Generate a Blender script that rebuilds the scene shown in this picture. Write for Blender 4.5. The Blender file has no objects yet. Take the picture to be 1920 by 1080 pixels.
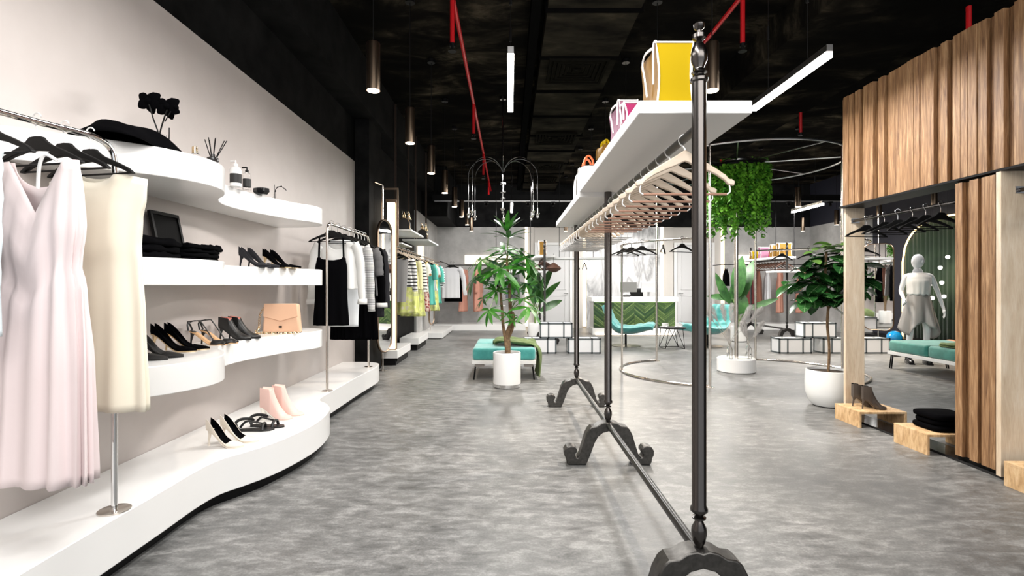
import bpy, bmesh, math, random
from mathutils import Vector, Matrix
R=math.radians; PI=math.pi; sin=math.sin; cos=math.cos
sc=bpy.context.scene; COL=sc.collection
rnd=random.Random(7)
EYE=1.25; F=960.0
def at(x,y,Y): return Vector(((x-955)*Y/F, Y, EYE-(y-535)*Y/F))
# ---------------------------------------------------------------- materials
MATS={}
def mat(name,col,rough=.5,metal=0.,emit=None,es=0.,coat=0.,alpha=None,trans=0.,sheen=0.,spec=None,ior=None):
    if name in MATS: return MATS[name]
    m=bpy.data.materials.new(name); m.use_nodes=True; b=m.node_tree.nodes['Principled BSDF']
    b.inputs['Base Color'].default_value=(*col,1); b.inputs['Roughness'].default_value=rough; b.inputs['Metallic'].default_value=metal
    if emit: b.inputs['Emission Color'].default_value=(*emit,1); b.inputs['Emission Strength'].default_value=es
    if coat: b.inputs['Coat Weight'].default_value=coat; b.inputs['Coat Roughness'].default_value=.08
    if trans: b.inputs['Transmission Weight'].default_value=trans
    if sheen: b.inputs['Sheen Weight'].default_value=sheen
    if spec is not None: b.inputs['Specular IOR Level'].default_value=spec
    if ior: b.inputs['IOR'].default_value=ior
    MATS[name]=m; return m
def N(m,t,**kw):
    n=m.node_tree.nodes.new(t)
    for k,v in kw.items():
        if k in n.inputs: n.inputs[k].default_value=v
        else: setattr(n,k,v)
    return n
def L(m,a,b): m.node_tree.links.new(a,b)
def coords(m,scale=(1,1,1),kind='Object',rot=(0,0,0)):
    t=N(m,'ShaderNodeTexCoord'); p=N(m,'ShaderNodeMapping'); p.inputs['Scale'].default_value=scale; p.inputs['Rotation'].default_value=rot
    L(m,t.outputs[kind],p.inputs['Vector']); return p.outputs['Vector']
def ramp(m,src,stops):
    r=N(m,'ShaderNodeValToRGB'); e=r.color_ramp.elements
    while len(e)<len(stops): e.new(.5)
    for i,(p,c) in enumerate(stops):
        e[i].position=p; e[i].color=(*c,1) if len(c)==3 else c
    L(m,src,r.inputs['Fac']); return r.outputs['Color']
def noise(m,vec,scale=5,detail=6,rough=.6,dist=0):
    n=N(m,'ShaderNodeTexNoise'); n.inputs['Scale'].default_value=scale; n.inputs['Detail'].default_value=detail
    n.inputs['Roughness'].default_value=rough; n.inputs['Distortion'].default_value=dist; L(m,vec,n.inputs['Vector']); return n.outputs['Fac']
def noisy(name,stops,scale=(1,1,1),ns=5,detail=6,rough=.5,metal=0,bump=0,nrough=.6,dist=0,kind='Object',rr=None,**kw):
    if name in MATS: return MATS[name]
    m=mat(name,stops[0][1],rough,metal,**kw); b=m.node_tree.nodes['Principled BSDF']
    v=coords(m,scale,kind); f=noise(m,v,ns,detail,nrough,dist); L(m,ramp(m,f,stops),b.inputs['Base Color'])
    if bump:
        bp=N(m,'ShaderNodeBump'); bp.inputs['Strength'].default_value=bump; bp.inputs['Distance'].default_value=.02; L(m,f,bp.inputs['Height']); L(m,bp.outputs['Normal'],b.inputs['Normal'])
    if rr:
        q=N(m,'ShaderNodeMapRange'); q.inputs['To Min'].default_value=rr[0]; q.inputs['To Max'].default_value=rr[1]; q.inputs['From Min'].default_value=.3; q.inputs['From Max'].default_value=.7
        L(m,f,q.inputs['Value']); L(m,q.outputs['Result'],b.inputs['Roughness'])
    return m
def mixc(m,fac,a,b,mode='MIX'):
    x=N(m,'ShaderNodeMix'); x.data_type='RGBA'; x.blend_type=mode
    if isinstance(fac,(int,float)): x.inputs[0].default_value=fac
    else: L(m,fac,x.inputs[0])
    for i,c in ((6,a),(7,b)):
        if isinstance(c,tuple): x.inputs[i].default_value=(*c,1)
        else: L(m,c,x.inputs[i])
    return x.outputs[2]
def stripes(name,ca,cb,freq,axis='Z',thr=.5,rough=.8,wob=0):
    if name in MATS: return MATS[name]
    m=mat(name,ca,rough); b=m.node_tree.nodes['Principled BSDF']; v=coords(m)
    w=N(m,'ShaderNodeTexWave'); w.bands_direction=axis; w.inputs['Scale'].default_value=freq; w.inputs['Distortion'].default_value=wob; L(m,v,w.inputs['Vector'])
    L(m,ramp(m,w.outputs['Fac'],[(0,ca),(max(0,thr-.04),ca),(min(1,thr+.04),cb),(1,cb)]),b.inputs['Base Color']); return m
def spots(name,base,cols,scale,thr=.35,rough=.8):
    if name in MATS: return MATS[name]
    m=mat(name,base,rough); b=m.node_tree.nodes['Principled BSDF']; v=coords(m)
    vo=N(m,'ShaderNodeTexVoronoi'); vo.inputs['Scale'].default_value=scale; L(m,v,vo.inputs['Vector'])
    k=ramp(m,vo.outputs['Distance'],[(0,(1,1,1)),(thr,(1,1,1)),(thr+.06,(0,0,0)),(1,(0,0,0))])
    sx=N(m,'ShaderNodeSeparateColor'); L(m,vo.outputs['Color'],sx.inputs[0])
    c=ramp(m,sx.outputs[0],[(i/max(1,len(cols)-1),c) for i,c in enumerate(cols)])
    L(m,mixc(m,k,base,c),b.inputs['Base Color']); return m
# ---------------------------------------------------------------- mesh builder
class MB:
    def __init__(s): s.v=[]; s.f=[]; s.m=[]; s.mi=0; s.T=None
    def add(s,vs,fs,mi=None):
        o=len(s.v)
        for p in vs:
            p=Vector(p); s.v.append(s.T@p if s.T is not None else p)
        for q in fs: s.f.append([o+i for i in q]); s.m.append(s.mi if mi is None else mi)
        return s
    def box(s,x0,x1,y0,y1,z0,z1):
        return s.add([(x0,y0,z0),(x1,y0,z0),(x1,y1,z0),(x0,y1,z0),(x0,y0,z1),(x1,y0,z1),(x1,y1,z1),(x0,y1,z1)],
            [(0,3,2,1),(4,5,6,7),(0,1,5,4),(1,2,6,5),(2,3,7,6),(3,0,4,7)])
    def bx(s,c,d): return s.box(c[0]-d[0]/2,c[0]+d[0]/2,c[1]-d[1]/2,c[1]+d[1]/2,c[2]-d[2]/2,c[2]+d[2]/2)
    def rbox(s,x0,x1,y0,y1,z0,z1,r,n=4):          # box with rounded vertical edges and soft top and bottom
        def ring(ins):
            o=[]
            for (cx,cy,a0) in ((x1-r,y1-r,0),(x0+r,y1-r,90),(x0+r,y0+r,180),(x1-r,y0+r,270)):
                for i in range(n+1):
                    a=R(a0+90*i/n); o.append((cx+(r-ins)*cos(a),cy+(r-ins)*sin(a)))
            return o
        q=r*.8; rings=[[(x,y,z0+q*(1-cos(PI/2*i/n))) for x,y in ring(q*(1-sin(PI/2*i/n)))] for i in range(n+1)]
        rings2=[[(x,y,z1-(z-z0)) for x,y,z in w] for w in reversed(rings)]
        return s.loft(rings+rings2,True,True)
    def loft(s,rings,cap0=False,cap1=False,closed=True,mi=None):
        n=len(rings[0]); vs=[p for q in rings for p in q]; fs=[]
        for k in range(len(rings)-1):
            for i in range(n if closed else n-1):
                j=(i+1)%n; fs.append((k*n+i,k*n+j,(k+1)*n+j,(k+1)*n+i))
        if cap0: fs.append(tuple(range(n-1,-1,-1)))
        if cap1: fs.append(tuple((len(rings)-1)*n+i for i in range(n)))
        return s.add(vs,fs,mi)
    def tube(s,pts,r,n=8,cyc=False,cap=True,flat=1.0):
        pts=[Vector(p) for p in pts]; k=len(pts); rs=r if isinstance(r,(list,tuple)) else [r]*k
        up=None; rings=[]
        for i,p in enumerate(pts):
            if cyc: t=pts[(i+1)%k]-pts[i-1]
            else: t=pts[min(i+1,k-1)]-pts[max(i-1,0)]
            if t.length<1e-9: t=Vector((0,0,1))
            t.normalize()
            if up is None:
                up=Vector((0,0,1)) if abs(t.z)<.9 else Vector((1,0,0))
            a=up-t*up.dot(t)
            if a.length<1e-6: a=t.orthogonal()
            a.normalize(); b=t.cross(a); up=a
            rings.append([p+(a*cos(2*PI*j/n)+b*sin(2*PI*j/n)*flat)*rs[i] for j in range(n)])
        if cyc: rings.append(rings[0])
        return s.loft(rings,cap and not cyc,cap and not cyc)
    def lathe(s,prof,c=(0,0,0),n=24,cap=True,sx=1,sy=1):
        rings=[[(c[0]+r*cos(2*PI*i/n)*sx,c[1]+r*sin(2*PI*i/n)*sy,c[2]+z) for i in range(n)] for r,z in prof]
        return s.loft(rings,cap,cap)
    def prism(s,o,a,b,ax='z'):
        def P(u,v,w): return (u,v,w) if ax=='z' else ((u,w,v) if ax=='y' else (w,u,v))
        n=len(o); vs=[P(u,v,a) for u,v in o]+[P(u,v,b) for u,v in o]
        fs=[(i,(i+1)%n,n+(i+1)%n,n+i) for i in range(n)]+[tuple(range(n-1,-1,-1)),tuple(range(n,2*n))]
        return s.add(vs,fs)
    def ball(s,c,r,n=16,m=10,s3=(1,1,1)):
        rings=[[(c[0]+r*s3[0]*sin(PI*k/m)*cos(2*PI*i/n),c[1]+r*s3[1]*sin(PI*k/m)*sin(2*PI*i/n),c[2]-r*s3[2]*cos(PI*k/m)) for i in range(n)] for k in range(m+1)]
        rings[0]=[(c[0]+1e-5*cos(2*PI*i/n),c[1]+1e-5*sin(2*PI*i/n),c[2]-r*s3[2]) for i in range(n)]
        rings[-1]=[(c[0]+1e-5*cos(2*PI*i/n),c[1]+1e-5*sin(2*PI*i/n),c[2]+r*s3[2]) for i in range(n)]
        return s.loft(rings,True,True)
    def build(s,name,mats,parent=None,loc=(0,0,0),rz=0,smooth=35,bevel=0,solid=0,sub=0,recalc=True):
        me=bpy.data.meshes.new(name); me.from_pydata([tuple(p) for p in s.v],[],s.f)
        if not isinstance(mats,(list,tuple)): mats=[mats]
        for q in mats: me.materials.append(q)
        for p,i in zip(me.polygons,s.m): p.material_index=min(i,len(mats)-1)
        if recalc:
            b=bmesh.new(); b.from_mesh(me); bmesh.ops.recalc_face_normals(b,faces=b.faces); b.to_mesh(me); b.free()
        if smooth:
            me.polygons.foreach_set('use_smooth',[True]*len(me.polygons)); me.set_sharp_from_angle(angle=R(smooth))
        me.update()
        o=bpy.data.objects.new(name,me); COL.objects.link(o); o.location=loc; o.rotation_euler=(0,0,rz)
        if parent: o.parent=parent
        if bevel:
            q=o.modifiers.new('bevel','BEVEL'); q.width=bevel; q.segments=2; q.limit_method='ANGLE'; q.angle_limit=R(40)
        if solid:
            q=o.modifiers.new('solid','SOLIDIFY'); q.thickness=solid; q.offset=0
        if sub:
            q=o.modifiers.new('sub','SUBSURF'); q.levels=q.render_levels=sub
        return o
def tag(o,label=None,cat=None,group=None,kind=None):
    if label: o['label']=label
    if cat: o['category']=cat
    if group: o['group']=group
    if kind: o['kind']=kind
    return o
def struct(o,label=None): o['kind']='structure'; o['label']=label or o.name.replace('_',' '); o['category']='room'; return o
def thing(name,label,cat,loc=(0,0,0),rz=0,group=None,rot=None):
    o=bpy.data.objects.new(name,None); COL.objects.link(o); o.empty_display_size=.05
    o.location=loc; o.rotation_euler=rot if rot else (0,0,rz); return tag(o,label,cat,group)
def dup(root,loc,rz=0,label=None,group=None,rot=None,scale=None):
    r=root.copy(); COL.objects.link(r); r.location=loc; r.rotation_euler=rot if rot else (0,0,rz)
    if scale: r.scale=scale
    if label: r['label']=label
    if group: r['group']=group
    for ch in list(root.children):
        c=ch.copy(); COL.objects.link(c); c.parent=r
        for g in list(ch.children):
            d=g.copy(); COL.objects.link(d); d.parent=c
    return r
ORD=['first','second','third','fourth','fifth','sixth','seventh','eighth','ninth','tenth','eleventh','twelfth','thirteenth','fourteenth']
def lerp(a,b,t): return a+(b-a)*t
def interp(tab,t):
    for i in range(len(tab)-1):
        a,b=tab[i],tab[i+1]
        if t<=b[0]:
            u=max(0,(t-a[0])/(b[0]-a[0])); u=u*u*(3-2*u)
            return tuple(lerp(p,q,u) for p,q in zip(a[1:],b[1:]))
    return tab[-1][1:]
def spline(pts,n=6,cyc=False):
    pts=[Vector(p) for p in pts]; k=len(pts); out=[]
    rng=range(k) if cyc else range(k-1)
    for i in rng:
        if cyc: p0,p1,p2,p3=pts[i-1],pts[i],pts[(i+1)%k],pts[(i+2)%k]
        else: p0,p1,p2,p3=pts[max(i-1,0)],pts[i],pts[i+1],pts[min(i+2,k-1)]
        for j in range(n):
            t=j/n; out.append(.5*((2*p1)+(-p0+p2)*t+(2*p0-5*p1+4*p2-p3)*t*t+(-p0+3*p1-3*p2+p3)*t*t*t))
    if not cyc: out.append(pts[-1])
    return out
# ---------------------------------------------------------------- palette
white=mat('white_lacquer',(.86,.86,.85),.28,coat=.3)
whitematte=mat('white_matte',(.8,.8,.79),.6)
pinkwall=noisy('blush_plaster',[(.3,(.54,.49,.465)),(.7,(.58,.53,.505))],ns=3,rough=.45)
black=mat('black_fabric',(.0015,.0015,.002),.9,spec=.03)
blackm=mat('black_metal',(.005,.005,.0055),.45,metal=.0,spec=.15)
blackgl=mat('black_gloss',(.01,.01,.011),.12)
blackpl=mat('black_plastic',(.004,.004,.004),.5,spec=.2)
gun=mat('gunmetal',(.095,.088,.084),.24,metal=1)
railm=mat('dark_steel_rail',(.045,.044,.043),.3,metal=.8)
gunf=noisy('gunmetal_cast',[(.3,(.055,.053,.050)),(.7,(.10,.096,.09))],ns=40,rough=.38,metal=.85)
bronze=mat('brushed_bronze',(.33,.24,.17),.32,metal=1)
brass=mat('polished_brass',(.75,.58,.36),.2,metal=1)
chrome=mat('chrome',(.78,.78,.78),.1,metal=1)
champ=mat('champagne_metal',(.78,.72,.66),.2,metal=1)
steel=mat('pale_steel',(.62,.62,.62),.3,metal=1)
redp=mat('red_pipe_paint',(.55,.01,.015),.35)
mirr=mat('mirror_glass',(.86,.86,.86),.02,metal=1)
glass=mat('clear_glass',(1,1,1),.02,trans=1,ior=1.12)
led=mat('warm_led',(1,.9,.75),.5,emit=(1,.80,.55),es=2.2)
ledw=mat('white_led',(1,1,1),.5,emit=(1,.93,.84),es=14)
ledn=mat('niche_led',(1,.9,.75),.5,emit=(1,.88,.7),es=1.3)
lampend=mat('lamp_lens',(1,.9,.8),.5,emit=(1,.85,.68),es=10)
ceilm=None
# ================================================================ ROOM SHELL
def floor_mat():
    m=mat('floor_concrete',(.25,.25,.25),.4); b=m.node_tree.nodes['Principled BSDF']
    v=coords(m); v2=coords(m,(1.0,2.2,1),rot=(0,0,.15))
    f1=noise(m,v,1.1,8,.62,.4); f2=noise(m,v2,7,10,.72,.3); f3=noise(m,v,90,4,.6)
    c1=ramp(m,f1,[(.3,(.088,.090,.090)),(.5,(.142,.144,.141)),(.7,(.205,.205,.20))])
    c2=ramp(m,f2,[(.34,(.24,.24,.24)),(.5,(.48,.48,.48)),(.64,(.85,.85,.85))])
    c3=ramp(m,f3,[(.35,(.36,.36,.36)),(.65,(.64,.64,.64))])
    c=mixc(m,.9,c1,c2,'OVERLAY'); c=mixc(m,.5,c,c3,'OVERLAY'); L(m,c,b.inputs['Base Color'])
    q=N(m,'ShaderNodeMapRange'); q.inputs['From Min'].default_value=.3; q.inputs['From Max'].default_value=.7; q.inputs['To Min'].default_value=.3; q.inputs['To Max'].default_value=.6
    L(m,f2,q.inputs['Value']); L(m,q.outputs['Result'],b.inputs['Roughness'])
    bp=N(m,'ShaderNodeBump'); bp.inputs['Strength'].default_value=.25; bp.inputs['Distance'].default_value=.004; L(m,f2,bp.inputs['Height']); L(m,bp.outputs['Normal'],b.inputs['Normal'])
    return m
def ceil_mat():
    m=mat('black_mottled_plaster',(.01,.01,.01),.5); b=m.node_tree.nodes['Principled BSDF']
    v=coords(m,(1.2,.7,1)); f=noise(m,v,.9,3,.5,.3); g=noise(m,coords(m,(1,1.9,1)),1.25,8,.66,.5)
    c1=ramp(m,g,[(.40,(.005,.0048,.0045)),(.50,(.014,.0125,.010)),(.60,(.05,.042,.030)),(.72,(.16,.13,.088))])
    k=ramp(m,f,[(.40,(.1,.1,.1)),(.66,(1,1,1))])
    L(m,mixc(m,k,(.006,.0058,.0055),c1),b.inputs['Base Color']); b.inputs['Roughness'].default_value=.8; b.inputs['Specular IOR Level'].default_value=0
    return m
flm=floor_mat(); ceilm=ceil_mat()
gray=noisy('grey_concrete_plaster',[(.3,(.31,.308,.302)),(.52,(.43,.427,.418)),(.7,(.55,.547,.535))],ns=1.6,detail=9,nrough=.65,rough=.6)
blackw=noisy('black_plaster',[(.35,(.003,.0032,.0035)),(.7,(.012,.012,.012))],ns=4,detail=8,rough=.7,spec=.08)
navy=mat('navy_plaster',(.016,.017,.028),.6)
beige=mat('beige_panel',(.60,.57,.53),.55)
doorw=mat('door_paint',(.66,.66,.66),.45)
HC=4.2; YB=15.0; XL=-2.135; XR=8.8; YF=-3.0; HG=2.96
struct(MB().box(XL-.3,XR+.3,YF,YB+.3,-.2,0).build('floor',flm,smooth=0))
struct(MB().box(XL-.3,XR+.3,YF,YB+.3,HC,HC+.2).build('ceiling',ceilm,smooth=0))
# left wall: blush plaster part, black above, black and grey behind the column
struct(MB().box(XL-.2,XL,YF,7.07,0,HG).build('wall_left',pinkwall,smooth=0),'blush plaster wall on the left')
struct(MB().box(XL-.2,XL-.02,YF,12.9,HG,HC).box(XL-.2,XL-.02,7.07,11.6,0,HG).build('wall_left_rear',blackw,smooth=0),'black wall above and beyond the blush wall')
struct(MB().box(XL-.2,XL+.03,11.6,YB,0,HG).build('wall_left_far',gray,smooth=0),'grey plaster wall at the far left')
struct(MB().box(XL-.02,-1.86,YF,YB,3.55,HC).build('trim_1',blackw,smooth=0),'black bulkhead along the left of the ceiling')
struct(MB().box(XL,-1.94,7.08,7.75,0,3.6).build('wall_column',blackw,smooth=0),'dark column at the end of the blush wall')
struct(MB().box(XL,-1.55,12.7,YB,HG,HC).build('trim_2',blackw,smooth=0),'black bulkhead at the far left corner')
# back wall
struct(MB().box(XL-.2,.46,YB,YB+.2,0,HG).box(6.3,XR+.2,YB,YB+.2,0,HG).build('wall_back',gray,smooth=0),'grey plaster back wall')
struct(MB().box(XL-.2,XR+.2,YB-.03,YB+.2,HG,HC).build('wall_back_top',blackw,smooth=0),'black band above the back wall')
struct(MB().box(.54,.72,YB,YB+.2,0,HG).box(1.85,2.15,YB,YB+.2,0,HG).box(4.52,4.80,YB,YB+.2,0,HG).box(6.0,6.2,YB,YB+.2,0,HG).box(.46,6.3,YB+.05,YB+.2,0,HG).build('wall_back_panels',beige,smooth=0),'beige pilasters between the doors')
def marble_mat():
    m=mat('grey_marble',(.6,.6,.6),.15); b=m.node_tree.nodes['Principled BSDF']
    v=coords(m,(1.5,1,.35),rot=(0,.7,0)); f=noise(m,v,1.1,6,.55,.7)
    L(m,ramp(m,f,[(.3,(.70,.70,.70)),(.46,(.62,.62,.62)),(.52,(.32,.32,.32)),(.57,(.62,.62,.62)),(.66,(.45,.45,.45)),(.74,(.72,.72,.72))]),b.inputs['Base Color']); return m
struct(MB().box(2.26,4.42,YB-.02,YB+.1,0,HG).build('wall_marble',marble_mat(),smooth=0),'grey marble wall behind the reception desk')
def strip(n,x,z0,z1,lab):
    o=MB().box(x-.04,x+.04,YB-.02,YB+.04,z0,z1).build('led_strip',led); tag(o,lab,'led light','vertical led strips on the back wall')
strip(1,.50,.05,HG,'vertical warm led strip on the back wall left of the left white door')
strip(2,2.20,.05,HG,'vertical warm led strip left of the marble wall behind reception')
strip(3,4.47,.05,HG,'vertical warm led strip right of the marble wall behind reception')
strip(4,6.25,.05,HG,'vertical warm led strip on the back wall right of the right white door')
def door(n,x0,x1):
    z1=2.5; d=MB().box(x0+.07,x1-.07,YB-.02,YB+.02,0,z1-.07)
    for a,b in ((.18,.95),(1.12,z1-.25)):
        for q in ((x0+.2,x0+.215),(x1-.215,x1-.2)): d.box(q[0],q[1],YB-.03,YB-.02,a,b)
        for q in ((a,a+.015),(b-.015,b)): d.box(x0+.2,x1-.2,YB-.03,YB-.02,*q)
    o=struct(d.build('door_%d'%n,doorw,smooth=0),'white panelled door %s of reception'%('left' if n==1 else 'right'))
    MB().box(x0,x0+.07,YB-.05,YB,0,z1).box(x1-.07,x1,YB-.05,YB,0,z1).box(x0+.07,x1-.07,YB-.05,YB,z1-.07,z1).build('door_frame',whitematte,o,smooth=0,bevel=.005)
    hx=x1-.13 if n==1 else x0+.13; s=-1 if n==1 else 1
    MB().tube([(hx,YB-.02,1.02),(hx,YB-.07,1.02),(hx+.12*s,YB-.07,1.02)],.012).build('door_handle',chrome,o)
door(1,.74,1.84); door(2,4.82,6.0)
# right wall
struct(MB().box(XR,XR+.2,12.4,YB,0,HG).build('wall_right',gray,smooth=0),'grey plaster wall at the far right')
struct(MB().box(XR,XR+.2,YF,12.4,0,HC).box(XR,XR+.2,12.4,YB,HG,HC).build('wall_right_dark',navy,smooth=0),'dark navy wall on the right')
# wall behind the camera: shopfront glazing bars
fr=MB()
for x in (-2.135,.6,3.3,6.0,8.7): fr.box(x-.05,x+.05,YF-.1,YF,0,3.3)
fr.box(XL,XR,YF-.1,YF,3.3,HC).box(XL,XR,YF-.1,YF,0,.12)
struct(fr.build('window_1',blackm,smooth=0),'shopfront window frame')
# ceiling soffit and duct
struct(MB().box(2.9,4.36,YF,YB-.1,3.8,HC).build('ceiling_soffit',ceilm,smooth=0),'dropped black soffit right of the duct')
struct(MB().box(-1.86,XR,12.35,12.55,3.3,3.44).build('trim_3',blackm,smooth=0),'black beam across the ceiling near the back')
ductm=noisy('duct_black_metal',[(.35,(.009,.0085,.0075)),(.6,(.028,.025,.019)),(.75,(.06,.052,.036))],scale=(1,2.2,1),ns=1.6,detail=7,rough=.8,spec=0)
flangem=mat('flange_black',(.004,.004,.004),.8,spec=0)
duct=thing('ceiling_duct','long black air duct with square diffusers under the ceiling','duct',(.84,9,4.0))
d=MB().box(-.46,.46,-11,5.9,-.02,.2)
d.build('duct_body',ductm,duct,smooth=0)
for y in [-10.3+1.06*k for k in range(16)]: MB().box(-.485,.485,y-.018,y+.018,-.05,.12).build('flange',flangem,duct,smooth=0)
MB().box(-.62,-.52,-11,5.9,.02,.2).build('side_channel',flangem,duct,smooth=0)
dm=mat('diffuser_black',(.009,.0085,.007),.8,spec=0)
for y in (-2.55,.4,2.6,4.1):
    q=MB(); c=(0,y,-.02)
    for i in range(6):
        a=.36-.055*i; b=a-.03; z0=-.075+.008*i
        for u0,u1,w0,w1 in ((-a,a,-a,-b),(-a,a,b,a),(-a,-b,-b,b),(b,a,-b,b)):
            q.add([(c[0]+u0,y+w0,z0),(c[0]+u1,y+w0,z0),(c[0]+u1,y+w1,z0),(c[0]+u0,y+w1,z0),(c[0]+u0,y+w0,z0+.025),(c[0]+u1,y+w0,z0+.025),(c[0]+u1,y+w1,z0+.025),(c[0]+u0,y+w1,z0+.025)],[(0,3,2,1),(4,5,6,7),(0,1,5,4),(1,2,6,5),(2,3,7,6),(3,0,4,7)])
    q.bx((0,y,-.05),(.1,.1,.02)); q.build('diffuser',dm,duct,smooth=0)
# light track on the beam
tr=thing('light_track','pale light track with small black spotlights under the rear beam','track light',(0,12.3,3.27))
MB().box(-1.8,8.6,-.02,.02,-.015,.015).build('rail',steel,tr,smooth=0)
for x in (-.55,.45,1.05,4.45,5.55,6.7,7.7):
    MB().box(x-.05,x+.05,-.05,.03,-.05,-.015).tube([(x,0,-.05),(x,-.03,-.12)],.03,10).build('spotlight',blackm,tr)
# sprinkler pipes
sp=thing('sprinkler_pipe','red sprinkler pipe running down the left of the ceiling','pipe',(-.54,0,4.0))
MB().tube([(0,-2,0),(0,14.9,0)],.022).build('main_pipe',redp,sp)
for y in (4.85,7.75,10.65,13.4):
    dr=MB().tube([(0,y,0),(0,y,-.46)],.022).build('drop_pipe',redp,sp); MB().tube([(0,y,-.46),(0,y,-.49)],.028).tube([(0,y,-.49),(0,y,-.53)],.012).lathe([(.04,-.53),(.04,-.535)],(0,y,0)).build('sprinkler_head',blackm,dr)
s2=dup(sp,(2.21,0,4.0),0,'red sprinkler pipe running along the ceiling above the near garment rack')
for i,(x,y) in enumerate(((4.2,4.68),(4.3,7.56),(4.3,10.4))):
    q=thing('sprinkler_drop','short red sprinkler drop hanging from the black soffit, %s from the front'%ORD[i],'pipe',(x,y,3.8),0,'sprinkler drops under the soffit')
    MB().tube([(0,0,.05),(0,0,-.3)],.022).build('drop_pipe',redp,q); MB().tube([(0,0,-.3),(0,0,-.34)],.035).build('sprinkler_head',blackm,q)
# ---------------------------------------------------------------- lamps
def spot(loc,e,size=100,r=.04,blend=.6):
    l=bpy.data.lights.new('pendant_beam','SPOT'); l.energy=e; l.spot_size=R(size); l.spot_blend=blend; l.shadow_soft_size=r; l.color=(1,.86,.7)
    o=bpy.data.objects.new('pendant_beam',l); COL.objects.link(o); o.location=loc; return o
pend=thing('pendant_lamp','x','pendant lamp',(-1.02,3.84,2.71),0,'bronze cylinder pendant lamps')
MB().lathe([(.047,.005),(.05,.0),(.05,.35),(.046,.36),(.01,.36)],n=28).build('lamp_body',noisy('brushed_bronze_dark',[(.3,(.12,.09,.065)),(.7,(.30,.225,.16))],scale=(40,40,1.2),ns=3,rough=.35,metal=1),pend)
MB().lathe([(.044,-.004),(.044,.004)],n=28).build('lens',lampend,pend)
MB().tube([(0,0,.36),(0,0,1.47)],.004,6).build('cable',blackpl,pend)
MB().lathe([(.05,1.44),(.05,1.485)],n=20).build('canopy',blackm,pend)
SUPP=[]
rows=[(-1.02,range(8),'row nearest the blush wall'),(1.52,range(8),'row beyond the near garment rack'),(5.37,range(3,8),'row right of the ring stand'),(7.9,range(3,8),'row nearest the far right wall')]
first=True
for x,ks,nm in rows:
    for j,k in enumerate(ks):
        y=3.84+1.42*k; lab='bronze cylinder pendant lamp, %s from the front in the %s'%(ORD[j],nm)
        if first: o=pend; o['label']=lab; first=False
        else: o=dup(pend,(x,y,2.71),0,lab)
lin=thing('linear_lamp','x','linear lamp',(0,4.28,2.93),0,'white linear lamps')
MB().box(-.022,.022,-.575,.575,0,.05).build('housing',steel,lin,smooth=0)
MB().box(-.024,.024,-.57,.57,-.04,0).build('diffuser',ledw,lin,smooth=0)
for s in (-1,1):
    c=MB().tube([(0,.3*s,.05),(0,.3*s,1.27)],.002,5).tube([(0,.3*s,.5),(0,.3*s,.62)],.012,8).build('cable',blackpl,lin)
for i,(x,y,lab) in enumerate([(0.01,4.28,'glowing linear lamp seen end on above the aisle, the nearer one'),(2.3,4.25,'glowing linear lamp under the black soffit near the slatted wood frame'),
    (0.05,11.0,'small glowing linear lamp above the top of the tall central plant'),(2.3,11.0,'glowing linear lamp above the turquoise lounge chairs'),(4.53,11.0,'glowing linear lamp seen behind the hanging ivy'),(6.42,11.05,'glowing linear lamp hanging right of the ivy ring, beyond it')]):
    if i==0: lin.location=(x,y,2.93); lin['label']=lab
    else: dup(lin,(x,y,2.93),0,lab)
# chandelier with arched arms
smoke=mat('smoked_chrome',(.16,.16,.16),.25,metal=1)
ch=thing('arched_chandelier','thin chrome chandelier with arched arms and tiny bulbs','chandelier',(-.1,8,0))
MB().tube([(0,0,2.35),(0,0,4.2)],.014,8).lathe([(.05,4.15),(.05,4.2)]).lathe([(.045,2.83),(.045,2.85)]).lathe([(.045,2.70),(.045,2.72)]).lathe([(.04,2.6),(.04,2.62)]).build('stem',smoke,ch)
for i,a in enumerate((0,32,-32,180,148,212,90,270)):
    a=R(a); e=Vector((cos(a),sin(a),0)); r=.54
    pts=[e*(r/2+(r/2)*cos(t))+Vector((0,0,2.95+.27*sin(t))) for t in [PI-PI*j/14 for j in range(15)]]
    pts=[Vector((0,0,2.72))+e*.01]+pts+[e*r+Vector((0,0,2.45))]
    ar=MB().tube(pts,.0055,6).build('arm',smoke,ch)
    c=e*r; MB().lathe([(.012,2.33),(.03,2.36),(.03,2.375),(.012,2.38),(.012,2.46)],(c.x,c.y,0),12).ball((c.x,c.y,2.315),.018,10,6).build('bulb_holder',chrome,ar)
# niche lights
for x0,x1,lab in ((-1.3,.04,'glowing cream light panel on the back wall left of the doors'),(6.63,7.1,'glowing cream light panel on the back wall right of the doors')):
    o=MB().box(x0,x1,YB-.06,YB-.002,1.88,2.13).build('wall_light',ledn,smooth=0,bevel=.004); tag(o,lab,'wall light','cream wall lights')
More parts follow.
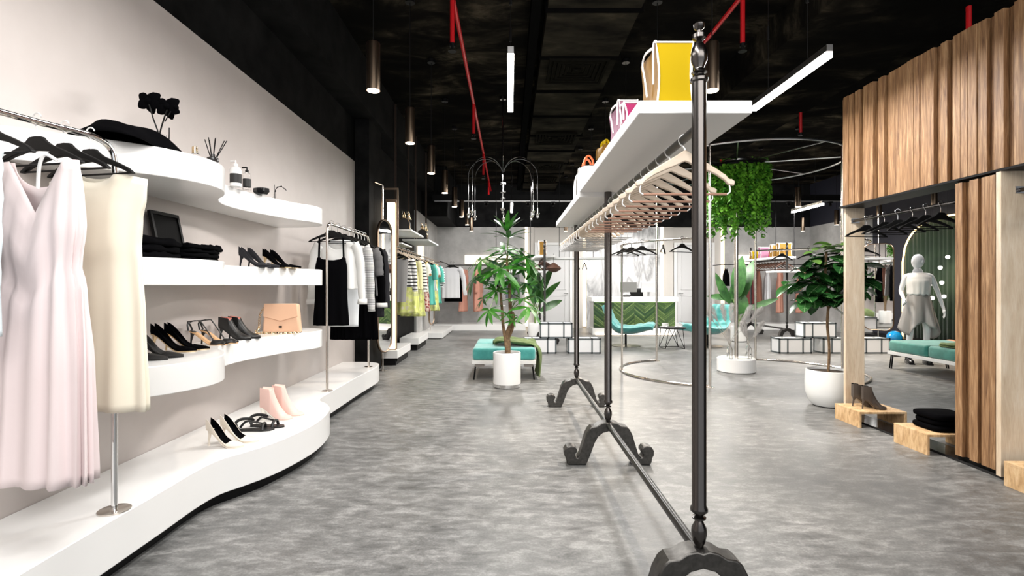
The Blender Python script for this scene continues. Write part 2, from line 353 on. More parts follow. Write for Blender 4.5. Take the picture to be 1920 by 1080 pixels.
# ================================================================ SPINDLE GARMENT RACKS
Z28=.285
def foot_half():
    raw=[(360,338),(345,333),(322,338),(300,352),(277,355),(262,368),(248,395),(238,430),(228,462),(220,488),(210,503),(200,500),(196,488),(207,474),(207,462),(196,450),(178,446),(158,452),(146,470),(147,492),(155,505),(158,525),(166,537),(250,537),(257,520),(266,500),(278,468),(292,430),(308,402),(330,384),(360,376)]
    return [((x-360)*.001459,(537-y)*.001459) for x,y in raw]
def spindle_post(p,Y,mats=(gun,gunf)):
    prof=[(.024,.285),(.012,.29),(.022,.315),(.028,.345),(.026,.365),(.016,.385),(.012,.393),(.024,.398),(.025,.404),(.013,.41),(.022,.418),(.031,.426),(.031,.436),(.0255,.446),(.0255,1.985),(.0255,1.99),(.032,1.995),(.032,2.005),(.020,2.012),(.018,2.022),(.028,2.028),(.018,2.036),(.017,2.045),(.028,2.07),(.030,2.095),(.024,2.12),(.012,2.14),(.010,2.144),(.024,2.152),(.024,2.166),(.008,2.174),(.008,2.182),(.018,2.190),(.020,2.204),(.010,2.214),(.002,2.218)]
    MB().lathe(prof,(0,Y,0),28).build('post',mats[0],p,smooth=50)
    h=foot_half(); o=h+[(-x,z) for x,z in reversed(h[1:-1])]
    # closed outline: left outer from centre to foot, inner back to centre, mirrored
    outer=h[:22+1]; inner=h[23:]
    out=[(x,z) for x,z in reversed([(-a,b) for a,b in outer[1:]])]
    ring=outer+inner+[(-a,b) for a,b in reversed(inner[:-1])]+out
    MB().prism([(x,max(0,z)) for x,z in ring],Y-.045,Y+.045,'y').build('foot',mats[1],p,smooth=30,bevel=.006)
def rack(name,lab,x,ys,z_sh,tone=(gun,gunf)):
    t=thing(name,lab,'clothes rack',(x,0,0),0)
    for Y in ys: spindle_post(t,Y,tone)
    MB().tube([(0,ys[0]-.02,.272),(0,ys[-1]+.02,.272)],.02,16).build('lower_rail',railm,t)
    MB().tube([(0,ys[0],1.83),(0,ys[-1]+.05,1.83)],.0165,16).build('hanging_rail',railm,t)
    for i,(y0,y1,z) in enumerate(z_sh):
        MB().box(-.20,.232,y0,y1,z-.05,z).build('shelf',whitematte,t,smooth=0,bevel=.004)
    return t
rack('garment_rack','long gunmetal garment rack with turned posts and white top shelves along the aisle',.694,(1.873,3.60,5.29),((1.95,3.60,1.955),(3.60,5.43,1.92)))
blk2=(mat('dark_iron',(.035,.033,.032),.35,metal=.6),)*2
rack('garment_rack','dark garment rack with turned posts behind the white crates left of reception',.75,(10.9,12.6),((10.95,12.65,1.90),),blk2)
rack('garment_rack','dark garment rack with turned posts standing behind the fiddle leaf tree',6.18,(11.4,13.1),((11.45,13.15,1.90),),blk2)
# ---------------------------------------------------------------- hangers
pale=noisy('pale_beech',[(.3,(.62,.50,.38)),(.7,(.74,.63,.51))],scale=(3,30,30),ns=3,rough=.5)
pinkbar=mat('rose_brown_bar',(.36,.20,.14),.35)
darkhang=mat('walnut_brown',(.09,.04,.025),.5)
hookw=mat('pale_hook',(.85,.85,.84),.3,metal=.3)
def hook_pts(r=.021,stem=.035):
    pts=[(r*cos(a),0,r*sin(a)) for a in [R(195-15*i) for i in range(20)]]
    pts=[(-x,0,z) for x,y,z in pts]   # opens to one side
    pts=[(r*cos(R(15+15*i)),0,r*sin(R(15+15*i))) for i in range(15)]
    return pts+[(-.006,0,-r-.004),(-.001,0,-r-.012),(0,0,-r-.02),(0,0,-r-.02-stem)]
def hanger_root(kind):
    t=thing('clothes_hanger','x','hanger')
    zb=-.075
    if kind=='wood' or kind=='wood2' or kind=='brown':
        bm_=pale if kind!='brown' else darkhang
        up=[];lo=[]
        for i in range(17):
            u=i/16; x=.198*u; z=-.047-.118*(u**1.2)+.008*math.exp(-(u/.12)**2)
            th=lerp(.046,.024,min(1,u*1.6)); 
            if .86<u<.90: z-=.007
            up.append((x,z)); lo.append((x*.985,z-th))
        lo[-1]=(.194,up[-1][1]-.018)
        o=[(-x,z) for x,z in reversed(up[1:])]+up+list(reversed(lo))+[(-x,z) for x,z in lo[1:]]
        MB().prism(o,-.008,.008,'y').build('arms',bm_,t,smooth=30,bevel=.004)
        w=.166 if kind!='wood2' else .182; zz=-.216 if kind!='wood2' else -.234
        MB().tube([(-w,0,zz),(w,0,zz)],.005,8).build('trouser_bar',{'wood':pinkbar,'wood2':steel,'brown':darkhang}[kind],t)
        for sg in (-1,1): MB().tube(spline([(sg*(w+.010),0,-.176),(sg*(w+.014),0,zz+.012),(sg*w,0,zz)],5),.003,6).build('bar_clip',hookw,t)
        MB().tube(hook_pts(.023),.0042,6).build('hook',hookw if kind!='brown' else darkhang,t)
    else:
        up=[(0,zb+.006),(.028,zb+.004),(.045,zb-.012),(.07,zb-.028),(.13,zb-.052),(.19,zb-.08),(.215,zb-.098),(.218,zb-.106)]
        lo=[(.205,zb-.106),(.17,zb-.088),(.11,zb-.066),(.05,zb-.052),(0,zb-.048)]
        o=[(-x,z) for x,z in reversed(up[1:])]+up+lo+[(-x,z) for x,z in reversed(lo[:-1])]
        MB().prism(o,-.009,.009,'y').build('arms',blackpl,t,smooth=30,bevel=.003)
        MB().tube([(-.21,0,zb-.102),(.21,0,zb-.102)],.0042,8).build('trouser_bar',blackpl,t)
        MB().tube(hook_pts(),.0028,6).build('hook',{'black':hookw,'blackb':blackm,'blackc':chrome}[kind],t)
    return t
HK={}
def hanger(kind,loc,rz,label,group=None,scale=None):
    if kind not in HK: HK[kind]=hanger_root(kind); o=HK[kind]; o.location=loc; o.rotation_euler=(0,0,rz); o['label']=label; 
    else: o=dup(HK[kind],loc,rz,label)
    if group: o['group']=group
    elif 'group' in o: del o['group']
    if scale: o.scale=scale
    return o
for i,y in enumerate((2.05,2.23,2.37,2.51,2.65,2.79,2.93,3.08,3.22,3.36,3.50)):
    hanger('wood',(.703,y,1.83),rnd.uniform(-.04,.04),'pale wooden hanger with brown bar on the near rack, %s from the front'%ORD[i],'wooden hangers on the near rack')
for i in range(11):
    y=3.74+i*.142
    hanger('wood2',(.703,y,1.83),rnd.uniform(-.03,.03),'pale wooden hanger with steel bar beyond the near rack middle post, %s of them'%ORD[i],'steel barred hangers on the near rack')
for i in range(9):
    hanger('brown',(.75,11.05+i*.17,1.83),rnd.uniform(-.2,.2),'dark brown hanger on the rack left of reception, %s from the front'%ORD[i],'brown hangers on the rack left of reception')
for i in range(11):
    hanger('brown',(6.18,11.5+i*.145,1.83),rnd.uniform(-.1,.1),'dark brown hanger on the rack behind the fiddle leaf tree, %s from the front'%ORD[i],'brown hangers on the rack behind the tree')
# ---------------------------------------------------------------- shopping bags
ycol=mat('mustard_paper',(.40,.275,.004),.7,spec=.08); bcol=mat('mustard_brown_paper',(.25,.135,.03),.7,spec=.08); wcol=mat('white_piping',(.85,.85,.85),.5)
pkc=mat('pale_pink_paper',(.36,.17,.25),.7,spec=.08); mgc=mat('magenta_paper',(.36,.035,.13),.7,spec=.08)
def paper_bag(lab,x,y,z,w,d,h,cf,cs,rz=0,handles=2,cat='shopping bag'):
    t=thing('shopping_bag',lab,cat,(x,y,z),rz)
    a,b=w/2,d/2
    # front bows in slightly at mid height, sides fold inward like a gusset
    rings=[]
    for k in range(7):
        u=k/6; g=.012*sin(u*PI); top=u**1.5*.25
        rings.append([(-a+g,-b*(1-top*.3),h*u),(a-g,-b*(1-top*.3),h*u),(a-g-.35*b*top,0,h*u),(a-g,b*(1-top*.3),h*u),(-a+g,b*(1-top*.3),h*u),(-a+g+.35*b*top,0,h*u)])
    m=MB(); n=6
    for k in range(6):
        for i in range(6):
            j=(i+1)%6; vs=[rings[k][i],rings[k][j],rings[k+1][j],rings[k+1][i]]
            m.add(vs,[(0,1,2,3)],0 if i in(0,3) else 1)
    m.add(rings[0],[(5,4,3,2,1,0)],1)
    m.build('bag_body',[cf,cs],t,smooth=0,solid=.002,recalc=False)
    e=MB()
    for sy in (0,):
        L0=[r[0] for r in rings]; R0=[r[1] for r in rings]
        e.tube([(p[0],p[1]-.002,p[2]) for p in L0+R0[::-1]],.0042,6)
    e.build('piping',wcol,t)
    for sgn in ((-1,1) if handles==2 else (1,)):
        hb=sgn*a*.98
        for q in ([(1.03,.05,.36),(1.07,.3,.72),(1.09,.5,.93),(1.07,.2,1.04),(1.0,-.45,1.0)],[(1.03,-.72,.42),(1.06,-.76,.8),(1.06,-.84,1.0),(1.0,-.97,1.0)]):
            MB().tube(spline([(sgn*a*u,b*v,h*w_) for u,v,w_ in q],6),.0042,6,flat=1.5).build('handle',wcol,t)
    return t
paper_bag('large mustard yellow shopping bag with white piping at the front of the rack shelf',.665,2.18,1.955,.15,.25,.275,ycol,bcol)
paper_bag('pale pink shopping bag with white handles behind the large yellow bag',.575,2.60,1.955,.09,.26,.19,pkc,pkc,0)
paper_bag('small magenta shopping bag with white handles behind the large yellow bag',.560,2.385,1.955,.07,.10,.13,mgc,mgc,0)
# rounded handbag shapes
def dome_bag(lab,x,y,z,w,d,h,col,hcol,rz=0,hh=.1,pip=None):
    t=thing('handbag',lab,'handbag',(x,y,z),rz)
    def outline(u0):
        return [(u0*w/2*1.0,0),(u0*w/2,h*.45),(u0*w/2*.96,h*.68),(u0*w/2*.82,h*.88),(u0*w/2*.5,h*.98),(0,h)]
    left=[(p[0],p[1]) for p in outline(-1)]; right=[(p[0],p[1]) for p in outline(1)]
    o=left+right[::-1][1:]
    MB().prism([(u,v) for u,v in o],-d/2,d/2,'y').build('bag_body',col,t,smooth=40,bevel=.012)
    for s in (-1,1):
        MB().tube([(u*.985,s*d/2,v*.985+.004) for u,v in o],.003,6).build('seam',pip or gun,t)
        MB().tube(spline([(-w*.16,s*d*.3,h*.93),(-w*.15,s*d*.25,h+hh*.6),(0,s*d*.2,h+hh),(w*.15,s*d*.25,h+hh*.6),(w*.16,s*d*.3,h*.93)],6),.008,8).build('handle',hcol,t)
    return t
dome_bag('small mustard handbag near the middle of the rack shelf',.535,2.86,1.955,.07,.09,.07,bcol,ycol,.2,.03,bcol)
dome_bag('white handbag with orange handles on the far rack shelf',.605,3.95,1.92,.20,.26,.225,whitematte,mat('orange_leather',(.65,.12,.03),.45),-.05,.09)
# bags on the rack left of reception and on the right rack
paper_bag('mustard shopping bag on the shelf of the rack left of reception',.72,11.1,1.90,.16,.16,.3,bcol,bcol)
for i,(x,y,w,h,a,b,l) in enumerate([(6.18,12.85,.26,.2,ycol,bcol,'small mustard shopping bag at the left end of the right rack shelf'),(6.18,12.4,.26,.27,pkc,pkc,'pink shopping bag with white handles on the right rack shelf'),
      (6.2,12.1,.12,.2,mgc,mgc,'magenta shopping bag beside the pink one on the right rack shelf'),(6.15,11.85,.2,.28,bcol,bcol,'mustard shopping bag in the middle of the right rack shelf'),(6.22,11.6,.28,.3,bcol,bcol,'largest mustard shopping bag at the right end of the right rack shelf')]):
    paper_bag(l,x,y,1.90,w,.14,h,a,b)
# ================================================================ LEFT WALL: PLATFORM, SHELVES
PF=.27
edge=[(-1.66,.3),(-1.66,1.2),(-1.66,2.0),(-1.655,2.45),(-1.655,2.7),(-1.63,2.88),(-1.55,3.02),(-1.47,3.18),(-1.41,3.4),(-1.378,3.62),(-1.385,3.85),(-1.43,4.08),(-1.52,4.25),(-1.61,4.36),(-1.645,4.5),(-1.64,4.8),(-1.625,5.5),(-1.60,6.0),(-1.60,6.25),(-1.64,6.42),(-1.74,6.52),(-1.9,6.55)]
es=[(p.x,p.y) for p in spline([(a,b,0) for a,b in edge],5)]
XW=XL+.002
pl=thing('display_platform','long white wavy display platform along the blush wall','platform',(0,0,0))
MB().prism([(XW,.3)]+es+[(XW,6.55)],.07,PF,'z').build('deck',white,pl,smooth=30,bevel=.004)
MB().prism([(XW,.3)]+[(x-.06,y if y<6.3 else y-.06) for x,y in es]+[(XW,6.48)],0,.07,'z').build('plinth',blackm,pl,smooth=30)
sh=[(XW,2.13),(-2.06,2.18),(-1.95,2.27),(-1.80,2.38),(-1.68,2.50),(-1.60,2.68),(-1.60,2.85),(-1.68,3.02),(-1.80,3.17),(-1.875,3.35),(-1.885,3.58),(-1.83,3.85),(-1.745,4.12),(-1.655,4.28),(-1.63,4.43),(-1.68,4.58),(-1.78,4.66),(-1.9,4.70),(XW,4.72)]
ss=[(p.x,p.y) for p in spline([(a,b,0) for a,b in sh],5)]
for n,z0,z1 in (('upper',1.78,1.92),('middle',1.25,1.385),('lower',.715,.86)):
    o=MB().prism(ss,z0,z1,'z').build('wall_shelf',white,smooth=30,bevel=.004); tag(o,'%s white wavy shelf on the blush wall'%{'upper':'topmost','middle':'middle','lower':'lowest'}[n],'shelf','wavy wall shelves')
# ---------------------------------------------------------------- shoes
def shoe(lab,loc,rz,L=.235,h=.085,style='pump',up=black,lin=None,hm=None,solem=None,w=.036,heel='stiletto',bh=.10,group=None,strapm=None):
    t=thing('shoe',lab,'shoe',loc,rz,group)
    lin=lin or up; hm=hm or up; solem=solem or hm
    def base(s): 
        u=min(1,s/.66); return h*(1-u*u*(3-2*u))
    def wid(s): return w*(.62+.25*sin(min(1,s/.3)*PI/2)+.22*math.exp(-((s-.68)/.16)**2))*(1 if s<.80 else max(.12,(1-((s-.80)/.215)**(1.6 if style!='boot' else 2.4))**.7 if s<1.0 else .12))
    def rim(s):
        if style=='pump': return .062-.045*min(1,s/.42) +.0 if s<.62 else max(.012,.030-.05*(s-.62))
        if style=='boot': 
            if s<.36: return h+bh-base(s)-.03*s
            return max(.03,lerp(h+bh-base(.36)-.011,.034,((s-.36)/.40)**.75)) if s<.76 else max(.014,.034-.075*(s-.76))
        return .006
    rings=[];mi=[]; n=22
    for k in range(n+1):
        s=k/n; x=s*L-.0; z=base(s); W=max(.004,wid(s)); T=rim(s); 
        openn=(style=='pump' and s<.62) or (style=='boot' and s<.36)
        th=.0025
        lean=.012*(T/.1) if style=='boot' and s<.3 else 0
        z0=z+ (0.006 if k>0 else .006)
        if openn:
            ins=.006 if style=='pump' else T*.93
            q=[(-W*.8,0),(-W,.012),(-W*.93,T),(-W*.93+th,T),(-W*.8+th,ins+.003),(0,ins),(W*.8-th,ins+.003),(W*.93-th,T),(W*.93,T),(W,.012),(W*.8,0)]
        else:
            q=[(-W*.8,0),(-W,.008),(-W*.9,T*.6),(-W*.62,T*.88),(-W*.35,T*.97),(0,T*1.02),(W*.35,T*.97),(W*.62,T*.88),(W*.9,T*.6),(W,.008),(W*.8,0)]
        rings.append([(x-lean*(b/.1) if False else x,a,z0+b) for a,b in q])
    m=MB(); m.loft(rings,False,False,closed=False)
    nn=11; m.m=[]
    for k in range(n):
        for i in range(nn-1):
            s=(k+.5)/n; openn=(style=='pump' and s<.62) or (style=='boot' and s<.36)
            m.m.append(1 if openn and 3<=i<=6 else 0)
    m.add(rings[0],[tuple(range(nn))],0); m.add(rings[-1],[tuple(range(nn))],0)
    # sole
    sr=[[(k/n*L,-wid(k/n)*.86,base(k/n)+.007),(k/n*L,wid(k/n)*.86,base(k/n)+.007),(k/n*L,wid(k/n)*.86,base(k/n)),(k/n*L,-wid(k/n)*.86,base(k/n))] for k in range(n+1)]
    if style in('pump','boot'): m.build('upper',[up,lin],t,smooth=50)
    MB().loft(sr,True,True).build('sole',solem,t,smooth=40)
    if heel=='stiletto': MB().tube([(.018,0,h+.006),(.010,0,h*.7),(.004,0,h*.3),(.002,0,0)],[.019,.0085,.0055,.0055],12).build('heel',hm,t)
    elif heel=='block': MB().tube([(.020,0,h+.008),(.016,0,h*.5),(.015,0,0)],[.027,.021,.020],16).build('heel',hm,t)
    if style=='strap':
        sm=strapm or up
        MB().tube(spline([(.0,-.022,h+.01),(-.012,-.012,h+.05),(-.012,.012,h+.05),(0,.022,h+.01)],5),.006,6).build('counter',sm,t)
        MB().tube(spline([(.03,0,h+.075),(.0,.028,h+.07),(-.01,0,h+.06),(.0,-.028,h+.07),(.05,-.02,h+.075),(.062,0,h+.075)],5),.0035,6).build('ankle_strap',sm,t)
        MB().tube([(.062,0,h+.075),(.10,0,h*.6+.055),(.145,0,.035)],.0045,6).build('instep_strap',sm,t)
        v=MB(); 
        v.loft([[(L*s,w*1.0*cos(a)*(1 if s<.85 else .6),base(s)+.006+.026*sin(a)*(1 if s<.9 else .5)) for a in [PI*i/10 for i in range(11)]] for s in (.62,.7,.78,.86,.93,.985)],False,False,closed=False); v.build('vamp',sm,t,solid=.002)
    if style=='flat': pass
    return t
navysuede=mat('black_suede',(.012,.012,.016),.9); tan=mat('tan_lining',(.62,.38,.20),.6); rose=mat('rose_lining',(.5,.16,.12),.6)
nude=mat('nude_patent',(.80,.72,.62),.3); pinkl=mat('pink_leather',(.78,.53,.47),.5); ivory=mat('ivory_heel',(.85,.82,.74),.35)
blleather=mat('black_leather',(.009,.009,.009),.45)
def pair(lab_n,lab_f,loc,rz,dx=.02,dy=.085,**kw):
    shoe(lab_n,loc,rz,**kw); shoe(lab_f,(loc[0]+dx,loc[1]+dy,loc[2]),rz+.06,**kw)
pair('nearer black court shoe, leftmost on the lowest wavy shelf beside the dresses','farther black court shoe, leftmost pair on the lowest wavy shelf',(-2.02,2.66,.86),.08,up=blleather)
pair('nearer black suede pump with gold heel on the lowest wavy shelf','farther black suede pump with gold heel on the lowest wavy shelf',(-2.09,3.0,.86),.05,up=black,hm=brass,L=.25,h=.1)
pair('nearer tan lined T-strap shoe on the lowest wavy shelf','farther tan lined T-strap shoe on the lowest wavy shelf',(-2.08,3.34,.86),.03,style='strap',up=blleather,solem=tan,hm=blleather,strapm=blleather,L=.235)
pair('nearer black ankle shoe with rose lining on the lowest wavy shelf','farther black ankle shoe with rose lining on the lowest wavy shelf',(-2.07,3.66,.86),.05,style='boot',up=blleather,lin=rose,bh=.075,L=.22)
pair('nearer dark suede pump, left pair on the middle wavy shelf','farther dark suede pump, left pair on the middle wavy shelf',(-2.0,3.8,1.385),.05,up=navysuede,L=.225)
pair('nearer black pump with gold heel, right pair on the middle wavy shelf','farther black pump with gold heel, right pair on the middle wavy shelf',(-1.93,4.02,1.385),.02,up=black,hm=brass,L=.235)
pair('nearer nude high heel with black lining on the wavy platform','farther nude high heel with black lining on the wavy platform',(-1.84,3.13,PF),-.12,up=nude,lin=black,L=.235,h=.10,w=.04,dx=.035,dy=.09)
pair('nearer pink ankle boot with ivory block heel on the wavy platform','farther pink ankle boot with ivory block heel on the wavy platform',(-1.81,3.74,PF),-.05,style='boot',up=pinkl,lin=pinkl,hm=ivory,heel='block',L=.23,h=.085,bh=.145,w=.042,dx=.04,dy=.10)
for i,(x,y,r) in enumerate(((-1.83,3.44,.15),(-1.79,3.56,-.1))):
    t=thing('sandal','%s flat black strappy sandal on the wavy platform between the heels and boots'%('nearer','farther')[i],'shoe',(x,y,PF),r)
    MB().prism([(.0,-.022),(.08,-.026),(.16,-.040),(.22,-.03),(.24,0),(.22,.03),(.16,.036),(.08,.022),(.0,.022),(-.012,0)],0,.012,'z').build('sole',blleather,t,smooth=40,bevel=.003)
    MB().tube(spline([(.17,-.04,.01),(.17,-.02,.04),(.17,.02,.045),(.17,.04,.01)],5),.007,6,flat=1.5).build('toe_strap',blleather,t)
    MB().tube(spline([(.17,0,.045),(.12,0,.055),(.07,-.01,.07)],5),.006,6).build('middle_strap',blleather,t)
    MB().tube(spline([(.02,-.03,.015),(.0,-.02,.06),(.03,0,.08),(.08,.02,.075),(.09,.035,.06),(.04,.04,.05),(.01,.03,.015)],5),.007,6,flat=1.5).build('ankle_strap',blleather,t)
# peach satchel
t=thing('handbag','peach leather flap handbag with a chain strap on the lowest wavy shelf','handbag',(-1.86,4.2,.862),.12)
peach=mat('peach_leather',(.76,.47,.31),.45)
MB().prism([(-.145,0),(.145,0),(.125,.235),(-.125,.235)],-.045,.045,'y').build('bag_body',peach,t,smooth=30,bevel=.012)
MB().prism([(-.128,.24),(.128,.24),(.133,.135),(0,.098),(-.133,.135)],-.056,-.046,'y').build('flap',peach,t,bevel=.004)
MB().box(-.012,.012,-.060,-.055,.045,.06).build('logo_plate',gun,t)
MB().box(-.14,.14,-.05,.05,-.002,.008).build('base_panel',black,t)
m=MB(); pts=spline([(-.12,-.02,.23),(-.165,-.03,.15),(-.17,-.04,.05),(-.19,-.05,.008),(-.12,-.09,.006),(.05,-.10,.006),(.15,-.07,.008)],7)
for i in range(0,len(pts)-1): 
    p=pts[i]; m.tube([p+Vector((.007*cos(a),(.004+.005*(i%2))*sin(a),.007*sin(a))) for a in [2*PI*j/8 for j in range(8)]],.0028,5,cyc=True)
m.build('chain_strap',brass,t)
# picture frame leaning on the wall
t=thing('picture_frame','black picture frame leaning on the wall above the middle wavy shelf','picture frame',(-2.045,3.11,1.385),0,rot=(0,R(-12),0))
MB().box(0,.018,-.13,-.112,0,.31).box(0,.018,.112,.13,0,.31).box(0,.018,-.112,.112,0,.02).box(0,.018,-.112,.112,.29,.31).build('frame',mat('charcoal_frame',(.008,.008,.008),.5,spec=.2),t,smooth=0)
MB().box(.002,.010,-.114,.114,.018,.292).build('picture',mat('matt_black_print',(.004,.004,.004),.7,spec=.1),t,smooth=0)
# folded dark clothes
def folded(lab,loc,w,d,h,n,rz=0,col=black,seed=1,ruf=0):
    rr=random.Random(seed); t=thing('folded_clothes',lab,'folded clothes',loc,rz)
    z=0
    for i in range(n):
        hh=h/n; m=MB(); a=w/2+rr.uniform(-.012,.008); b=d/2+rr.uniform(-.012,.008); ox=rr.uniform(-.008,.008); N_=40; rings=[]
        for k,(ins,zz) in enumerate(((.025,0),(.006,.12),(0,.3),(0,.7),(.006,.88),(.03,1.0))):
            q=[]
            for j in range(N_):
                c,s=cos(2*PI*j/N_),sin(2*PI*j/N_); f=(abs(c)**5+abs(s)**5)**(-1/5)
                wob=1+ruf*.05*sin(j*2.3+i)
                q.append((ox+(a-ins)*c*f*wob,(b-ins)*s*f*wob,z+hh*zz*(1+ruf*.25*sin(j*1.3+i*2)*(zz>.5))))
            rings.append(q)
        m.loft(rings,True,True).build('fold',col,t,smooth=60); z+=hh*.97
    return t
folded('flat pile of black clothes at the left of the middle wavy shelf',(-1.93,2.62,1.385),.30,.42,.11,3,seed=2,ruf=1)
folded('crumpled pile of black clothes in the middle of the middle wavy shelf',(-1.90,3.02,1.385),.26,.34,.105,4,seed=3,ruf=1)
folded('folded black jumper with rolled edges right of the picture frame',(-1.97,3.30,1.385),.16,.16,.12,3,seed=4,ruf=1)
folded('folded black trousers on the nearer oak step',(3.32,3.93,.153),.30,.26,.13,3,seed=6)
# draped black cloth on the top shelf
m=MB(); NU,NV=26,12; rr=random.Random(5); vs=[]
prof=[(0,.015),(.06,.05),(.12,.085),(.3,.095),(.5,.10),(.62,.095),(.75,.06),(.88,.025),(1,.004)]
for i in range(NU+1):
    u=i/NU; hh=interp(prof,u)[0]
    for j in range(NV+1):
        v=j/NV; z=hh*(1-abs(2*v-1)**2.6)*(1+.12*sin(9*u+5*v))+.002; vs.append((lerp(-.13,.13,v)+.012*sin(12*u),lerp(-.28,.30,u),z))
fs=[(i*(NV+1)+j,i*(NV+1)+j+1,(i+1)*(NV+1)+j+1,(i+1)*(NV+1)+j) for i in range(NU) for j in range(NV)]
o=m.add(vs,fs).build('folded_clothes',black,None,(-1.83,2.55,1.92),smooth=60,solid=.006); tag(o,'black draped garment lying on the topmost wavy shelf','folded clothes')
# black flower stems in a glass
t=thing('flower_vase','glass vase with black flowers on tall stems on the topmost wavy shelf','vase',(-1.86,2.72,1.92))
MB().lathe([(.03,.0),(.034,.004),(.034,.13),(.031,.13),(.031,.008),(0.001,.008)],n=20,cap=False).build('vase',glass,t)
st=MB(); fl=MB()
def petal(m,c,d,l,w):
    d=Vector(d).normalized(); s=d.cross(Vector((0,1,.2))).normalized(); n=s.cross(d)
    rings=[]
    for k in range(7):
        u=k/6; ww=w*sin(PI*min(.97,u*.9+.06))**.8; p=c+d*l*u+n*.25*l*u*u
        rings.append([p+s*ww*cos(a)+n*ww*.18*sin(a) for a in [2*PI*i/8 for i in range(8)]])
    m.loft(rings,True,True)
for (x0,x1,z1) in ((-.005,-.055,.295),(.006,.045,.265)):
    pts=spline([(x0,0,.01),(x0*.2-.0,.0,.12),(x1*.6,0,.22),(x1,0,z1)],6); st.tube(pts,.004,6)
    c=Vector((x1,0,z1+.015))
    for a in range(0,360,60): petal(fl,c,(sin(R(a)),.3*cos(R(a*2)),cos(R(a))),.066,.027)
    fl.ball(c,.018,10,6)
st.tube(spline([(.03,0,.2),(.06,0,.25),(.085,0,.27)],5),.003,5); fl.ball((.09,0,.275),.013,10,6)
st.tube([(.045,.01,.01),(.047,.01,.17)],.003,5)
st.build('stems',blackpl,t); fl.build('blossoms',black,t)
# perfume, diffuser, bottles, box, twig
t=thing('perfume_bottle','small perfume bottle with gold cap on the topmost wavy shelf','bottle',(-1.72,2.8,1.92)); MB().box(-.022,.022,-.015,.015,0,.05).build('bottle',glass,t,bevel=.004); MB().lathe([(.015,.052),(.015,.085),(.012,.087)]).build('cap',brass,t)
t=thing('reed_diffuser','reed diffuser with dark sticks at the edge of the topmost wavy shelf','diffuser',(-1.68,2.9,1.92)); MB().lathe([(.028,0),(.03,.004),(.03,.05),(.012,.06),(.012,.072)],n=20).build('bottle',mat('dark_glass',(.02,.02,.02),.08),t)
m=MB()
for i,(a,b) in enumerate(((-.045,.0),(-.03,.02),(-.012,-.02),(.008,.01),(.028,-.02),(.055,.02),(.08,0))): m.tube([(a*.1,b*.1,.03),(a,b,.165-abs(a)*.2)],.0026,5)
m.build('reeds',blackpl,t)
def pump(lab,x,y,body,cap,h=.15,r=.034):
    t=thing('pump_bottle',lab,'bottle',(x,y,1.92))
    MB().lathe([(r,0),(r,h*.72),(r*.8,h*.84),(r*.35,h*.88)],n=24).build('bottle',body,t,bevel=.002)
    m=MB().lathe([(r*.42,h*.88),(r*.42,h*1.0)],n=16).tube([(0,0,h),(0,0,h*1.13),(-.035,0,h*1.12)],.006,8).build('pump_head',cap,t)
    MB().lathe([(r*1.01,h*.15),(r*1.01,h*.55)],n=24,cap=False).build('label',mat('black_label',(.02,.02,.02),.6),t)
pump('white pump bottle with a black label on the topmost wavy shelf',-1.86,3.48,whitematte,whitematte,.155,.036)
pump('clear pump bottle with black pump and label on the topmost wavy shelf',-1.845,3.60,glass,blackpl,.14,.027)
o=MB().lathe([(.04,0),(.055,.02),(.052,.045),(.02,.052)],n=7,sx=1.1,sy=.8).build('trinket_box',blackgl,None,(-1.83,3.78,1.92),smooth=0,bevel=.002); tag(o,'faceted black trinket box on the topmost wavy shelf','box')
t=thing('twig_vase','tiny glass vase with a dark curved twig at the right of the topmost shelf','vase',(-1.84,4.02,1.92)); MB().lathe([(.014,0),(.018,.01),(.010,.03),(.010,.05)],n=14,cap=False).build('vase',glass,t)
m=MB().tube(spline([(0,0,.005),(0,0,.06),(.015,0,.095),(.05,0,.105),(.09,0,.075)],6),.0028,5).tube([(0,0,.005),(-.004,0,.12)],.002,5)
for p in ((.005,.07),(.02,.1),(.05,.107),(.08,.085)): m.ball((p[0],0,p[1]),.006,8,5)
m.build('twig',blackpl,t)
